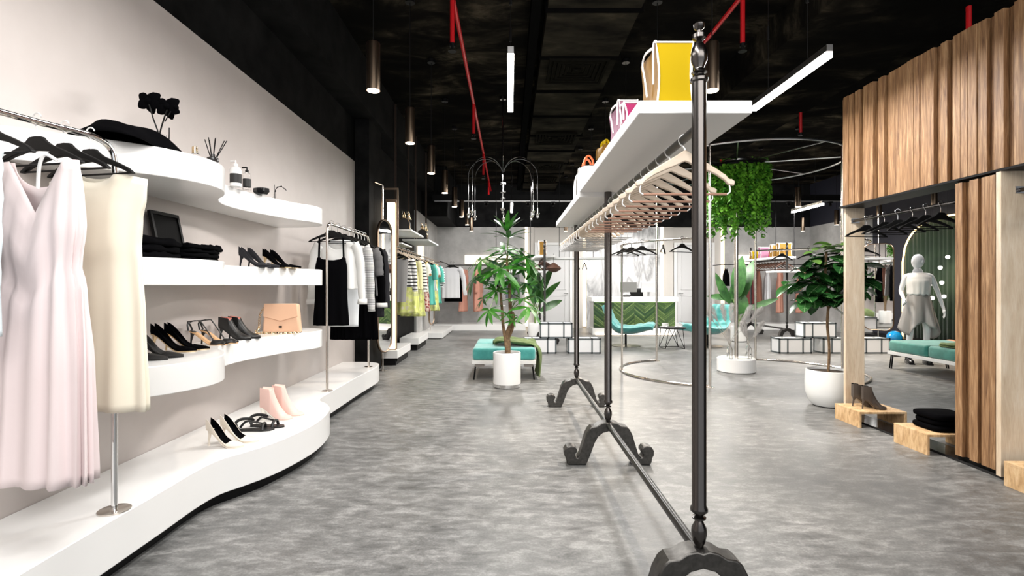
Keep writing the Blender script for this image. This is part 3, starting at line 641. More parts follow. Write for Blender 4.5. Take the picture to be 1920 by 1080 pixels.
# ================================================================ CLOTHES
def cloth(name,col,rough=.85,sheen=.0): return mat(name,col,rough,sheen=sheen)
def garment(name,lab,cat,loc,rz,prof,ztop,zhem,mats,neck=(.08,.03,.03,'u'),slope=.30,pl=(10,.006),top_d=.012,sleeves=None,straps=None,group=None,seed=0,hemw=0,solid=.003,extra=None):
    """prof: rows (t,half_width,half_depth) from hem (0) to top (1)"""
    rr=random.Random(seed*13+5); t=thing(name,lab,cat,loc,rz,group)
    NA,NK=84,30; ph=rr.uniform(0,6); n,amp=pl; rings=[]
    nw,df,db,nk=neck; wt=prof[-1][1]
    def topz(x,front):
        z=ztop-slope*max(0,abs(x)-nw*.6)
        if abs(x)<nw:
            q=abs(x)/nw; dd=df if front else db
            z-= dd*(1-q) if nk=='v' and front else dd*math.sqrt(max(0,1-q*q))
        return z
    for k in range(NK+1):
        u=k/NK; w,d=interp(prof,u); ring=[]
        for i in range(NA):
            a=2*PI*i/NA; c,s=cos(a),sin(a)
            fold=1+ (amp/max(d,.035))*(1-u)**.8*sin(n*a+ph+.8*sin(3*a))
            x=w*(abs(c)**.8)*(1 if c>=0 else -1)*(1+.25*(fold-1)); y=(d*fold)*s+amp*.6*sin(2*PI*x/.11+ph)*(1-u)
            zt=topz(x,s<0); zb=zhem+hemw*sin(3*a+ph)*.5
            ring.append((x,y,zb+(zt-zb)*u))
        rings.append(ring)
    m=MB().loft(rings); o=m.build('body',mats[0] if isinstance(mats,(list,tuple)) else mats,t,smooth=80,solid=solid)
    if sleeves:
        ln,r0,r1,sp=sleeves[:4]; cuff=len(sleeves)>4
        for sg in (-1,1):
            x0=wt*.93; z0=ztop-slope*(wt-nw*.6)
            pts=[(sg*(x0-.01),0,z0-.012),(sg*(x0+sp*.35),-.01,z0-.07),(sg*(x0+sp*.7),-.012,z0-ln*.4),(sg*(x0+sp*.85),-.014,z0-ln*.75),(sg*(x0+sp),-.018,z0-ln)]
            P=spline(pts,4); k=len(P); rs=[lerp(r0,r1,min(1,i/(k-1)*1.1))*(1+.07*sin(i*1.9+sg)) for i in range(k)]
            m=MB().tube(P,rs,14,flat=.55,cap=False)
            s_=m.build('sleeve',mats[1] if isinstance(mats,(list,tuple)) and len(mats)>1 else (mats[0] if isinstance(mats,(list,tuple)) else mats),t,smooth=80,solid=.003)
            if cuff:
                MB().tube([P[-1]+Vector((0,0,.02)),P[-1]+Vector((0,0,-.03))],[r1*1.25,r1*1.35],12,flat=.6,cap=False).build('cuff',sleeves[4],s_,smooth=80,solid=.004)
    if straps:
        sx,mm=straps
        for sg in (-1,1): MB().tube(spline([(sg*sx,-.012,ztop-.02),(sg*sx*.95,-.008,-.142),(sg*sx*.95,.008,-.142),(sg*sx,.012,ztop-.04)],4),.0055,6).build('strap',mm,t)
    return t
def trousers(lab,loc,rz,w0,w1,z0,z1,col,group=None,name='trousers'):
    t=thing(name,lab,'trousers',loc,rz,group)
    rings=[]
    for k in range(12):
        u=k/11; w=lerp(w0,w1,u**1.3); d=lerp(.012,.022,u)
        rings.append([(w*cos(2*PI*i/40)*(1),d*sin(2*PI*i/40)*(1+.25*sin(4*PI*i/40*3+1)*u),lerp(z0,z1,u)) for i in range(40)])
    MB().loft(rings,True,True).build('legs',col,t,smooth=70)
    MB().box(-w0*.8,-w0*.45,-.02,.02,z0-.01,z0+.012).box(w0*.45,w0*.8,-.02,.02,z0-.01,z0+.012).build('waist_loop',blackpl,t)
    return t
rz0=0
# ---------------- near left rack (angled slightly, on the wavy platform)
RP=[Vector((-1.72,2.23,0))]
t=thing('wall_garment_rack','chrome garment rail on a disc foot on the platform, nearest the camera at the left','clothes rack',(0,0,0))
z=1.875
pts=spline([(-1.72,2.23,PF+.004),(-1.72,2.23,.9),(-1.72,2.23,1.6),(-1.72,2.23,1.76),(-1.725,2.215,1.84),(-1.745,2.14,z),(-1.80,1.97,z),(-1.865,1.72,z),(-1.98,1.25,z),(-2.03,1.05,z)],5)
MB().tube(pts,.0125,14).build('bent_tube',chrome,t,smooth=60)
MB().lathe([(.062,PF+.001),(.062,PF+.005),(.058,PF+.007)],(-1.72,2.23,0),32).build('floor_disc',champ,t)
def railpt(Y): 
    a=[(1.05,-2.03),(1.25,-1.98),(1.72,-1.865),(1.97,-1.80),(2.14,-1.745)]
    for i in range(4):
        if Y<=a[i+1][0]: u=(Y-a[i][0])/(a[i+1][0]-a[i][0]); return Vector((lerp(a[i][1],a[i+1][1],u),Y,z))
    return Vector((-1.745,Y,z))
pinkf=mat('pale_pink_crepe',(.80,.69,.69),.8,sheen=.2); cream=mat('cream_crepe',(.80,.75,.62),.8,sheen=.2); bluef=mat('pale_blue_cotton',(.66,.75,.78),.8)
for Y,l,yw in ((1.80,'black hanger with white hook cut off by the left picture edge',-.2),(1.955,'black hanger with white hook carrying the pink dress, nearest rail',-.2),(2.045,'black hanger with white hook between the pink and cream dresses',-.2),(2.135,'black hanger with white hook at the bend of the nearest rail',-.2)):
    p=railpt(Y); hanger('black',(p.x,p.y,p.z+.012),yw,l)
def at_z(x,y,Y): return at(x,y,Y)
p=railpt(1.955); 
garment('dress','long pale pink V-neck dress with gathered waist on the nearest rail','dress',(p.x+.035,p.y-.03,p.z),-.15,
 [(0,.215,.075),(.35,.205,.065),(.62,.185,.05),(.655,.165,.035),(.69,.17,.035),(.80,.19,.05),(.9,.185,.035),(1,.175,.012)],-.155,-1.36,pinkf,neck=(.118,.20,.10,'v'),slope=.06,pl=(16,.020),solid=.003)
p=railpt(2.135)
garment('dress','cream sleeveless tunic dress behind the pink dress on the nearest rail','dress',(p.x+.03,p.y,p.z),-.15,
 [(0,.235,.05),(.4,.215,.04),(.62,.20,.04),(.70,.195,.05),(.82,.205,.045),(.92,.23,.03),(1,.235,.012)],-.15,-1.14,cream,neck=(.09,.05,.03,'u'),slope=.22,pl=(8,.010))
p=railpt(1.76)
garment('blouse','pale blue blouse at the left picture edge on the nearest rail','blouse',(p.x-.085,p.y,p.z),-.15,
 [(0,.20,.06),(.5,.19,.055),(.85,.2,.04),(1,.19,.012)],-.15,-.80,bluef,neck=(.1,.08,.04,'u'),slope=.15,pl=(12,.010),sleeves=(.5,.055,.04,.02))
# loose white strap loop
p=railpt(1.9)
MB().tube(spline([(p.x+.115,p.y-.05,1.60),(p.x+.13,p.y-.06,1.68),(p.x+.15,p.y-.06,1.72),(p.x+.185,p.y-.05,1.70)],6),.006,6).build('hanging_strap',white); tag(bpy.data.objects['hanging_strap'],'thin white curled ribbon hanging over the pink dress','ribbon')
# ---------------- middle rack at the end of the platform
XR1=-1.69
t=thing('wall_garment_rack','champagne garment rail on two disc feet at the far end of the wavy platform','clothes rack',(XR1,0,0))
pts=spline([(0,4.75,PF),(0,4.75,1.2),(0,4.75,1.7),(0,4.76,1.79),(0,4.81,1.825),(0,4.95,1.83),(0,5.45,1.83),(0,5.95,1.83),(0,6.09,1.825),(0,6.14,1.79),(0,6.15,1.7),(0,6.15,1.2),(0,6.15,PF)],4)
MB().tube(pts,.0125,12).build('bent_tube',champ,t,smooth=60)
for y in (4.75,6.15): MB().lathe([(.05,PF+.001),(.05,PF+.005),(.045,PF+.006)],(0,y,0),28).build('floor_disc',champ,t)
whitef=mat('white_chiffon',(.74,.74,.72),.75); lblue=mat('ice_white_satin',(.70,.73,.75),.6); greyf=mat('grey_wool',(.12,.12,.125),.9); 
strp=stripes('fine_breton_stripe',(.78,.78,.77),(.03,.03,.04),27,'Z',.62)
zr=1.83
def rg(Y): return (XR1,Y,zr)
HY=[(4.86,'the black slip dress'),(5.03,'the white blouse'),(5.22,'the ice white trousers'),(5.42,'the striped top'),(5.58,'the pleated black skirt'),(5.72,'the charcoal shirt'),(5.85,'the black jacket'),(5.98,'the long black cardigan')]
for Y,w in HY: hanger('black' if Y>5.3 else 'blackc',(XR1,Y,zr+.012),.0,'black hanger carrying %s'%w)
garment('dress','short black camisole slip dress on the front hanger at the end of the platform','dress',rg(4.86),0,[(0,.165,.05),(.5,.15,.045),(.85,.15,.05),(1,.135,.03)],-.30,-.96,black,neck=(.11,.045,.04,'u'),slope=.3,pl=(9,.007),straps=(.118,black))
garment('blouse','white long sleeved blouse behind the black slip dress','blouse',rg(5.03),0,[(0,.2,.05),(.6,.19,.05),(1,.19,.012)],-.14,-.62,whitef,neck=(.09,.09,.04,'u'),slope=.25,pl=(9,.010),sleeves=(.56,.055,.035,.075,whitef))
garment('trousers','long ice white trousers hanging beside the black slip dress','trousers',rg(5.22),0,[(0,.15,.025),(.6,.17,.03),(1,.16,.012)],-.12,-1.0,lblue,neck=(.02,0,0,'u'),slope=.05,pl=(4,.006))
garment('top','white top with thin dark stripes and long sleeves on the middle rail','shirt',rg(5.42),0,[(0,.2,.045),(.6,.19,.045),(1,.19,.012)],-.14,-.78,strp,neck=(.09,.03,.03,'u'),slope=.25,pl=(6,.006),sleeves=(.68,.055,.04,.06))
garment('skirt','long black pleated skirt on the middle rail, hanging lowest','skirt',rg(5.58),0,[(0,.25,.05),(.5,.23,.04),(1,.17,.015)],-.17,-1.17,black,neck=(.02,0,0,'u'),slope=.0,pl=(30,.012))
garment('shirt','charcoal short sleeved shirt on the middle rail behind the striped top','shirt',rg(5.72),0,[(0,.22,.045),(.6,.2,.045),(1,.2,.012)],-.14,-.7,greyf,neck=(.09,.03,.03,'u'),slope=.25,pl=(6,.006),sleeves=(.3,.065,.06,.05))
garment('jacket','black jacket with a white cuff on the middle rail','jacket',rg(5.85),0,[(0,.23,.05),(.6,.22,.05),(1,.21,.015)],-.14,-.75,black,neck=(.09,.03,.03,'u'),slope=.25,pl=(5,.006),sleeves=(.62,.06,.05,.04,whitef))
garment('cardigan','long black cardigan, last garment before the dark column','cardigan',rg(5.98),0,[(0,.23,.05),(.6,.22,.05),(1,.22,.015)],-.14,-.95,navysuede,neck=(.09,.03,.03,'u'),slope=.25,pl=(5,.006),sleeves=(.66,.06,.05,.05))
# ---------------- recess beyond the column: step platforms, suspended shelves, long rails
for i,(y0,y1,x1,l) in enumerate(((7.95,9.0,-1.70,'nearest'),(9.8,10.95,-1.70,'middle'),(11.9,14.1,-1.52,'farthest'))):
    zb=.115 if i<2 else .02; t=thing('step_platform','white low step platform on the left beyond the column, the %s one'%l,'platform',((XL+x1)/2,y0,0),0,'white step platforms on the left')
    hw=(x1-XL)/2-.035
    MB().box(-hw,hw,0,y1-y0,zb,zb+.125).build('deck',white,t,smooth=0,bevel=.004)
    MB().box(-hw,hw-.04,.05,y1-y0-.05,0,zb).build('plinth',blackm,t,smooth=0)
o=MB().box(XL+.04,.45,14.15,YB-.005,0,.17).build('step_platform',white,smooth=0,bevel=.004); tag(o,'long low white platform along the foot of the grey back wall','platform')
o=MB().box(6.3,8.75,14.4,YB-.005,0,.17).build('step_platform',white,smooth=0,bevel=.004); tag(o,'low white platform along the back wall behind the fiddle leaf tree','platform')
wood_arch=mat('dark_arch_panel',(.02,.018,.016),.5)
for i,(y0,y1) in enumerate(((8.2,9.37),(9.98,11.33))):
    n=('nearer','farther')[i]
    t=thing('suspended_shelf','white suspended shelf holding an arch stand beyond the column, the %s one'%n,'shelf',(-1.84,y0,2.12),0,'suspended shelves in the left recess')
    MB().box(-.25,.27,0,y1-y0,0,.03).build('board',whitematte,t,smooth=0,bevel=.003)
    for y in (.05,y1-y0-.05): MB().box(-.01,.02,y-.012,y+.012,.03,2.05).build('hanging_bar',mat('dark_bronze',(.07,.05,.04),.4,metal=.8),t,smooth=0)
    a=thing('arch_stand','black arched display stand with a gold edge on the %s suspended shelf'%n,'display stand',(-1.75,y0+.35,2.15),0,'arch stands on the suspended shelves')
    o=[(-.1,0),(.1,0),(.1,.10)]+[(.1*cos(PI*j/10),.10+.12*sin(PI*j/10)) for j in range(1,10)]+[(-.1,.10)]
    MB().prism(o,-.06,.06,'y').build('panel',wood_arch,a,smooth=30)
    MB().tube([(x,-.062,zz) for x,zz in [(.1,0),(.1,.10)]+[(.1*cos(PI*j/10),.10+.12*sin(PI*j/10)) for j in range(1,10)]+[(-.1,.10),(-.1,0)]],.006,6).build('gold_edge',brass,a)
    shoe('gold high heel on top of the %s arch stand, the left shoe'%n,(-1.79,y0+.40,2.365),R(75),L=.16,h=.07,up=brass,lin=cream,w=.028); shoe('gold high heel on top of the %s arch stand, the right shoe'%n,(-1.71,y0+.40,2.365),R(80),L=.16,h=.07,up=brass,lin=cream,w=.028)
for i,(y0,y1,zz) in enumerate(((8.35,9.2,1.93),)):
    o=MB().box(-2.1,-1.75,y0,y1,zz,zz+.02).build('wall_shelf',whitematte,smooth=0); tag(o,'thin white shelf under the nearer suspended shelf in the left recess','shelf')
XR2=-1.78; zr=1.84
for i,(y0,y1) in enumerate(((8.1,10.3),(10.6,13.3))):
    t=thing('wall_garment_rack','dark bronze garment rail in the left recess, the %s one'%('nearer','farther')[i],'clothes rack',(XR2,y0,0))
    MB().tube([(0,0,zr),(0,y1-y0,zr)],.0125,10).build('rail',bronze,t)
    for y in (.02,y1-y0-.02): MB().tube([(0,y,zr),(-.30,y,zr)],.01,8).build('bracket',bronze,t)
lime=spots('lime_floral',(.62,.66,.22),[(.75,.72,.35),(.40,.45,.10),(.70,.66,.50)],14,.45); bstr=stripes('bold_black_stripe',(.80,.80,.79),(.03,.03,.03),5.5,'Z',.72,wob=1.2)
wfl=spots('white_floral',(.80,.80,.76),[(.25,.10,.04),(.45,.35,.08),(.10,.12,.05)],7,.22); teal=mat('teal_cloth',(.10,.48,.40),.8); redfl=spots('red_floral',(.55,.42,.36),[(.4,.03,.03),(.2,.04,.04)],22,.4); pyel=mat('pale_yellow',(.72,.68,.42),.8); gtr=mat('mid_grey_trouser',(.28,.28,.285),.85)
items=[('t','grey tapered trousers, front garment on the recess rail',8.2,gtr,0),
('g','white top with bold black stripes behind the grey trousers',8.45,bstr,(-.14,-.62,(.52,.06,.045,.06))),
('g','long lime green floral skirt under the striped top, nearer',8.65,lime,(-.3,-1.06,None)),
('g','long lime green floral skirt on the recess rail, second',8.85,lime,(-.2,-1.10,None)),
('g','pale yellow blouse on the recess rail',9.05,pyel,(-.14,-.66,(.5,.06,.045,.05))),
('g','long sleeved top with bold black stripes on the recess rail, farther',9.25,bstr,(-.14,-.62,(.5,.07,.05,.09))),
('g','long lime green floral skirt on the recess rail, third',9.45,lime,(-.2,-1.16,None)),
('g','white T-shirt with brown flowers on the recess rail',9.75,wfl,(-.14,-.72,(.25,.08,.07,.07))),
('g','red floral dress on the recess rail',10.0,redfl,(-.14,-1.1,None)),
('g','teal dress on the farther recess rail',10.75,teal,(-.14,-1.0,(.3,.07,.06,.06))),
('g','white top with yellow flowers on the farther recess rail',11.0,wfl,(-.14,-.7,(.25,.08,.07,.08))),
('g','lime green floral dress on the farther recess rail',11.3,lime,(-.14,-1.15,None)),
('g','long teal dress at the end of the farther recess rail',11.7,teal,(-.14,-1.0,(.35,.07,.06,.08))),
('g','black and white patterned top on the farther recess rail',12.0,bstr,(-.14,-.65,(.4,.06,.05,.07)))]
for k,(ty,lab,Y,m_,a) in enumerate(items):
    hanger('black' if k%2 else 'wood',(XR2,Y,zr+.012),0,'hanger holding the %s'%(lab.split(' on ')[0].replace(', front garment','')+lab[-6:].replace('second',' second').replace(' third',' third') if 'skirt on' in lab else lab.split(' on ')[0].replace(', front garment','')))
    if ty=='t': trousers(lab,(XR2+.01,Y,zr),0,.15,.11,-.17,-.86,m_)
    else:
        sk=a[2] is None
        garment('skirt' if 'skirt' in lab else ('dress' if 'dress' in lab else 'top'),lab,'clothes',(XR2,Y,zr),0,[(0,.23,.05),(.15,.21,.05) ,(.6,.19,.04),(1,.18,.012)],a[0],a[1],m_,neck=(.09,.04,.03,'u'),slope=.25 if not sk else .05,pl=(7,.012),sleeves=a[2],seed=k)
trousers('second pair of grey tapered trousers just behind the front pair on the recess rail',(XR2-.03,8.30,zr),0,.14,.105,-.17,-.84,gtr)
# back left: white shirt, coral robes
zr=1.81
t=thing('wall_garment_rack','dark garment rail standing along the grey back wall left','clothes rack',(-1.7,14.2,0))
MB().tube([(0,0,zr),(2.1,0,zr)],.0125,10).tube([(0,-1.6,zr+.03),(0,-.9,zr+.03),(0,-.2,zr+.03),(0,0,zr)],.0125,10).build('rail',blackm,t)
for x in (.02,2.08): MB().tube([(x,0,zr),(x,.78,zr)],.01,8).build('bracket',blackm,t)
shw=mat('white_shirt_cotton',(.62,.63,.65),.8); coral=mat('coral_linen',(.56,.27,.20),.85)
garment('shirt','white long sleeved shirt hanging at the far left corner','shirt',(-1.55,13.6,1.83),0,[(0,.24,.05),(.6,.23,.05),(1,.23,.015)],-.1,-.92,shw,neck=(.08,.02,.01,'u'),slope=.15,pl=(5,.008),sleeves=(.72,.07,.05,.17))
garment('top','black top peeking out below the white shirt at the far left corner','top',(-1.5,13.75,1.83),0,[(0,.24,.05),(.6,.23,.04),(1,.22,.015)],-.14,-1.02,black,neck=(.08,.02,.01,'u'),slope=.15,pl=(5,.006))
hanger('blackb',(-1.55,13.6,1.86),0,'black hanger carrying the white shirt at the far left corner')
hanger('blackb',(-1.5,13.75,1.86),0,'black hanger behind the white shirt at the far left corner')
for i,(x,Y,l) in enumerate(((-1.28,14.2,'coral robe beside the white shirt on the back wall rail, left one'),(-.87,14.2,'coral robe behind the central plant on the back wall rail, right one'))):
    garment('robe',l,'robe',(x,Y,zr),PI/2*.82,[(0,.24,.08),(.6,.2,.09),(1,.19,.03)],-.1,-1.28,coral,neck=(.07,.04,.02,'v'),slope=.3,pl=(6,.02),sleeves=(.62,.075,.08,.03),seed=i)
for i,(x,c,b,l) in enumerate(((-.25,black,-.62,'black garment'),(0.0,mat('slate_blue',(.12,.14,.2),.8),-.9,'slate garment'),(.2,greyf,-.9,'grey garment'))):
    garment('top','%s on the back wall rail behind the central plant'%l,'clothes',(x,14.2,zr),PI/2*.8,[(0,.24,.06),(.6,.2,.06),(1,.19,.03)],-.12,b,c,neck=(.07,.04,.02,'u'),slope=.3,pl=(6,.01),seed=i)
# mirrors on bronze stands
def stand_mirror(lab,loc,rz,w,z0,z1,ztop,hook=True,rf=.92):
    t=thing('standing_mirror',lab,'mirror',loc,rz)
    r=w/2*rf; o=[]
    for cx,cz,a0 in ((w/2-r,z1-r,0),(-w/2+r,z1-r,90),(-w/2+r,z0+r,180),(w/2-r,z0+r,270)):
        for i in range(9): a=R(a0+11.25*i); o.append((cx+r*cos(a),cz+r*sin(a)))
    MB().prism(o,-.006,.006,'y').build('mirror_glass',mirr,t,smooth=0)
    MB().tube([(x,0,zz) for x,zz in o],.012,8,cyc=True,flat=1.8).build('frame',bronze,t,smooth=60)
    pts=[(0,.03,0),(0,.03,ztop-.06)]
    if hook: pts=[(0,.03,0)]+spline([(0,.03,ztop-.3),(0,.03,ztop-.04),(-.03,.03,ztop-.005),(-.25,.03,ztop)],5)
    MB().tube(pts,.011,8).build('pole',champ,t)
    MB().lathe([(.02,0),(.06,.002),(.06,.008),(.02,.01)],(0,.03,0),20).build('foot',champ,t)
    return t
stand_mirror('tall rounded mirror on a bronze pole in front of the dark column',(-1.825,7.5,0),R(77),.44,.28,2.2,2.72)
stand_mirror('tall rounded mirror at the end of the farther recess rail',(-1.9,12.5,0),R(80),.34,.3,1.6,1.7,False)
stand_mirror('tall rounded mirror in front of the far right navy wall',(7.2,10.0,0),R(-50),.5,.38,2.06,2.7,False,.55)
# lit alcove: bronze frame and led strip beside the column
t=thing('led_column','tall glowing warm led column beside the standing mirror on the left','led light',(-1.855,8.04,0))
MB().box(-.06,.06,-.03,.03,.25,2.55).build('tube',led,t,smooth=0,bevel=.01)
MB().box(-.08,.08,.03,.06,.05,2.6).box(-.08,.08,-.03,.03,.05,.25).box(-.08,.08,-.03,.03,2.55,2.6).build('housing',bronze,t,smooth=0)
t=thing('bronze_frame','thin bronze rectangular frame standing behind the left standing mirror','frame',(-1.845,7.88,0))
MB().box(-.14,.14,-.01,.01,2.72,2.75).build('top_bar',bronze,t,smooth=0)
for x in (-.13,.13): MB().box(x-.012,x+.012,-.012,.012,0 if x<0 else 1.86,2.72).build('side_bar',bronze,t,smooth=0)
o=MB().box(-2.08,-1.95,11.6,11.64,1.85,2.15).build('wall_light',led,smooth=0,bevel=.005); tag(o,'small warm wall light above the farther recess rail','wall light')
# ================================================================ SLATTED WOOD STRUCTURE ON THE RIGHT
def oak(name,a,b,c,sc_=(16,16,1.1)):
    m=mat(name,b,.55); bs=m.node_tree.nodes['Principled BSDF']
    g=N(m,'ShaderNodeNewGeometry')
    ob=coords(m,sc_)
    f=noise(m,ob,3,10,.62,.7); f2=noise(m,coords(m,(90,90,4)),3,4,.6)
    c1=ramp(m,f,[(.32,a),(.5,b),(.68,c)]); c2=ramp(m,f2,[(.35,(.38,.38,.38)),(.65,(.62,.62,.62))])
    L(m,mixc(m,.55,c1,c2,'OVERLAY'),bs.inputs['Base Color'])
    bp=N(m,'ShaderNodeBump'); bp.inputs['Strength'].default_value=.35; bp.inputs['Distance'].default_value=.003; L(m,f2,bp.inputs['Height']); L(m,bp.outputs['Normal'],bs.inputs['Normal'])
    return m
oakd=oak('oak_slats',(.13,.06,.025),(.27,.145,.065),(.44,.27,.14)); oakl=oak('pale_oak',(.60,.47,.33),(.70,.57,.42),(.78,.66,.51),(5,5,.8)); oaks=oak('oak_step',(.40,.24,.11),(.60,.40,.21),(.72,.53,.32),(9,9,3))
XS=3.2
t=thing('slatted_display','tall slatted oak display frame with clothes rail openings on the right','display frame',(XS,0,0))
rr=random.Random(11)
def slats(y0,y1,z0,z1,seed):
    r_=random.Random(seed); m=MB(); y=y1
    while y>y0+.012:
        w=r_.choice((.022,.028,.034,.06,.068,.026,.07)); w=min(w,y-y0); d=r_.uniform(.004,.018) if w<.04 else r_.uniform(.035,.055)
        m.box(-d,.05,y-w+.004,y,z0,z1); y-=w
    return m
slats(.9,4.895,2.0,3.02,3).build('header_slats',oakd,t,smooth=0,bevel=.0015)
MB().box(.005,.17,.9,4.89,2.015,3.0).build('header_core',blackm,t,smooth=0)
MB().box(-.05,.19,.9,4.895,1.985,1.999).build('header_rail',blackm,t,smooth=0)
slats(3.32,3.66,.05,1.97,8).build('block_slats',oakd,t,smooth=0,bevel=.0015)
MB().box(.0,.17,3.32,3.65,.0,1.985).build('block_core',blackm,t,smooth=0)
MB().box(-.045,.185,3.285,3.32,.02,1.985).build('end_panel',oakl,t,smooth=0,bevel=.002)
MB().box(-.005,.175,4.865,4.895,.0,1.985).build('end_panel',oakl,t,smooth=0,bevel=.002)
MB().box(-.02,.18,.9,4.9,0,.018).build('floor_strip',blackgl,t,smooth=0)
for y0,y1 in ((3.66,4.865),(1.9,3.285)):
    MB().tube([(.07,y0,1.86),(.07,y1,1.86)],.0125,10).build('clothes_rail',gun,t)
    b=MB()
    for y,s in ((y1,-1),): b.box(.045,.125,y+s*.006,y,1.84,1.885)
    b.build('rail_bracket',steel,t,smooth=0)
for i,y in enumerate((4.69,4.46,4.31,4.15,4.02,3.88)):
    hanger('blackc',(XS+.07,y,1.872),rnd.uniform(-.25,.25),'black hanger in the oak frame opening, %s from the far post'%ORD[i],'black hangers in the oak frame opening')
hanger('blackc',(XS+.07,3.05,1.872),.1,'black hanger at the right picture edge in front of the pale oak end panel')
def step(lab,x0,x1,y0,y1,h):
    t=thing('oak_step',lab,'step',((x0+x1)/2,(y0+y1)/2,0),0); a=(x1-x0)/2; b=(y1-y0)/2; q=.018
    MB().box(-a,a,-b,b,h-q,h).build('top_board',oaks,t,smooth=0,bevel=.0015)
    for s in (-1,1): MB().box(min(s*a,s*(a-q)),max(s*a,s*(a-q)),-b,b,0,h-q).build('side_board',oaks,t,smooth=0,bevel=.0015)
step('oak step stool with an ankle boot on it at the far oak post',3.065,3.48,4.48,4.82,.141)
step('oak step stool carrying folded black trousers',3.07,3.50,3.76,4.09,.153)
step('oak step stool cut off at the right picture edge, nearest',3.09,3.52,2.86,3.2,.153)
bt=mat('taupe_black_leather',(.07,.055,.045),.3)
shoe('dark lace-up ankle boot on the oak step, nearer of the pair',(3.17,4.60,.141),R(-8),L=.2,h=.085,style='boot',up=bt,lin=black,bh=.12,w=.036)
shoe('dark lace-up ankle boot on the oak step, farther of the pair',(3.15,4.70,.141),R(-6),L=.2,h=.085,style='boot',up=bt,lin=black,bh=.12,w=.036)
# ================================================================ RING CLOTHES STAND WITH IVY
CX,CY=3.28,7.4
t=thing('ring_stand','tall champagne ring stand with four poles, spoked top ring and curved clothes rails','clothes rack',(CX,CY,0))
P4=[(-.82,-1.12),(.82,-1.10),(-.85,1.05),(.84,1.17)]
for x,y in P4: MB().tube([(x,y,0),(x,y,2.976)],.017,12).lathe([(.05,0),(.05,.006),(.02,.008)],(x,y,0),16).build('pole',champ,t)
MB().tube([(1.38*cos(R(a)),1.38*sin(R(a)),2.976) for a in range(0,360,6)],.014,8,cyc=True).build('top_ring',steel,t)
for a in range(22,382,45): 
    a=R(a); MB().tube([(.15*cos(a),.15*sin(a),3.0),(1.38*cos(a),1.38*sin(a),2.976)],.008,6).build('spoke',steel,t)
MB().lathe([(.15,2.97),(.16,2.97),(.16,3.05),(.15,3.05)],n=28,cap=False).build('hub',steel,t)
MB().tube([(0,0,.2),(0,0,3.0)],.028,14).build('centre_pole',champ,t)
def arc(x0,y0,cx,cy,r,x1,y1,z,n=18):
    a0=math.atan2(y0-cy,x0-cx); a1=math.atan2(y1-cy,x1-cx); return a0,a1
for s in (-1,1):
    p0,p1=(P4[0],P4[2]) if s<0 else (P4[1],P4[3]); cx=s*.53; 
    aa=[]
    for i in range(25):
        u=i/24; a0=math.atan2(p0[1],(p0[0]-cx)*s); a1=math.atan2(p1[1],(p1[0]-cx)*s); a=lerp(a0,a1,u); r=lerp(math.hypot(p0[0]-cx,p0[1]),math.hypot(p1[0]-cx,p1[1]),u); aa.append((cx+s*r*cos(a),r*sin(a)))
    MB().tube([(x,y,1.83) for x,y in aa],.0125,8).build('curved_rail',champ,t)
    MB().tube([(x,y,.015) for x,y in aa],.015,8).build('floor_ring',champ,t)
    q=aa[12]; MB().tube([(q[0],q[1],0),(q[0],q[1],1.83)],.015,10).build('side_pole',champ,t)
    if s<0: LOBE=aa
    else: LOBR=aa
for i,(k,yw) in enumerate(((11,.1),(9.2,.15),(7.3,.2),(4.6,1.15),(2.6,.5))):
    a=LOBE[int(k)]; b=LOBE[min(24,int(k)+1)]; u=k-int(k)
    hanger('blackb',(CX+lerp(a[0],b[0],u),CY+lerp(a[1],b[1],u),1.843),yw,'black hanger on the left curved rail of the ring stand, %s from the left'%ORD[i],'black hangers on the left curved rail')
for i,k in enumerate((21,18,15,13,10)):
    a=LOBR[k]; hanger('blackb',(CX+a[0],CY+a[1],1.843),.3-.1*i,'black hanger on the right curved rail of the ring stand, %s from the back'%ORD[i],'black hangers on the right curved rail')
o=MB().lathe([(.245,0),(.262,.012),(.262,.19),(.25,.2)],n=48).build('round_plinth',white,None,(CX+.02,CY+.05,0)); tag(o,'low round white plinth at the foot of the ring stand','plinth')
# ---------------- plants
def leafmat(name,a,b,rough=.35,sc=8): return noisy(name,[(.35,a),(.7,b)],ns=sc,rough=rough,detail=3)
ivym=leafmat('ivy_leaf',(.025,.16,.008),(.22,.55,.05),.4,9); pachm=leafmat('pachira_leaf',(.012,.085,.008),(.06,.25,.025),.38,9); figm=leafmat('fig_leaf',(.008,.045,.012),(.03,.12,.025),.25,3); figy=leafmat('fig_leaf_young',(.10,.22,.04),(.2,.35,.08),.3,5); banm=leafmat('banana_leaf',(.018,.075,.014),(.06,.18,.04),.4,7)
bark=noisy('bark',[(.3,(.10,.06,.03)),(.7,(.30,.19,.10))],ns=30,rough=.8,bump=.4); soil=noisy('soil',[(.3,(.03,.02,.012)),(.7,(.08,.05,.03))],ns=60,rough=.95,bump=.5)
def leaf(m,c,d,up,l,w,curl=.25,n=6,tip=1.0,vein=0.0,fold=.12):
    d=Vector(d).normalized(); up=Vector(up); s=d.cross(up)
    if s.length<1e-4: s=d.orthogonal()
    s.normalize(); nn=s.cross(d).normalized(); vs=[]
    for k in range(n+1):
        u=k/n; ww=w*.5*(sin(PI*u**tip)**.75 if 0<u<1 else .02); p=c+d*(l*u)-nn*(curl*l*u*u)
        vs+=[p-s*ww+nn*fold*ww, p-nn*0.0, p+s*ww+nn*fold*ww]
    fs=[]
    for k in range(n):
        a=3*k; fs+=[(a,a+1,a+4,a+3),(a+1,a+2,a+5,a+4)]
    m.add(vs,fs)
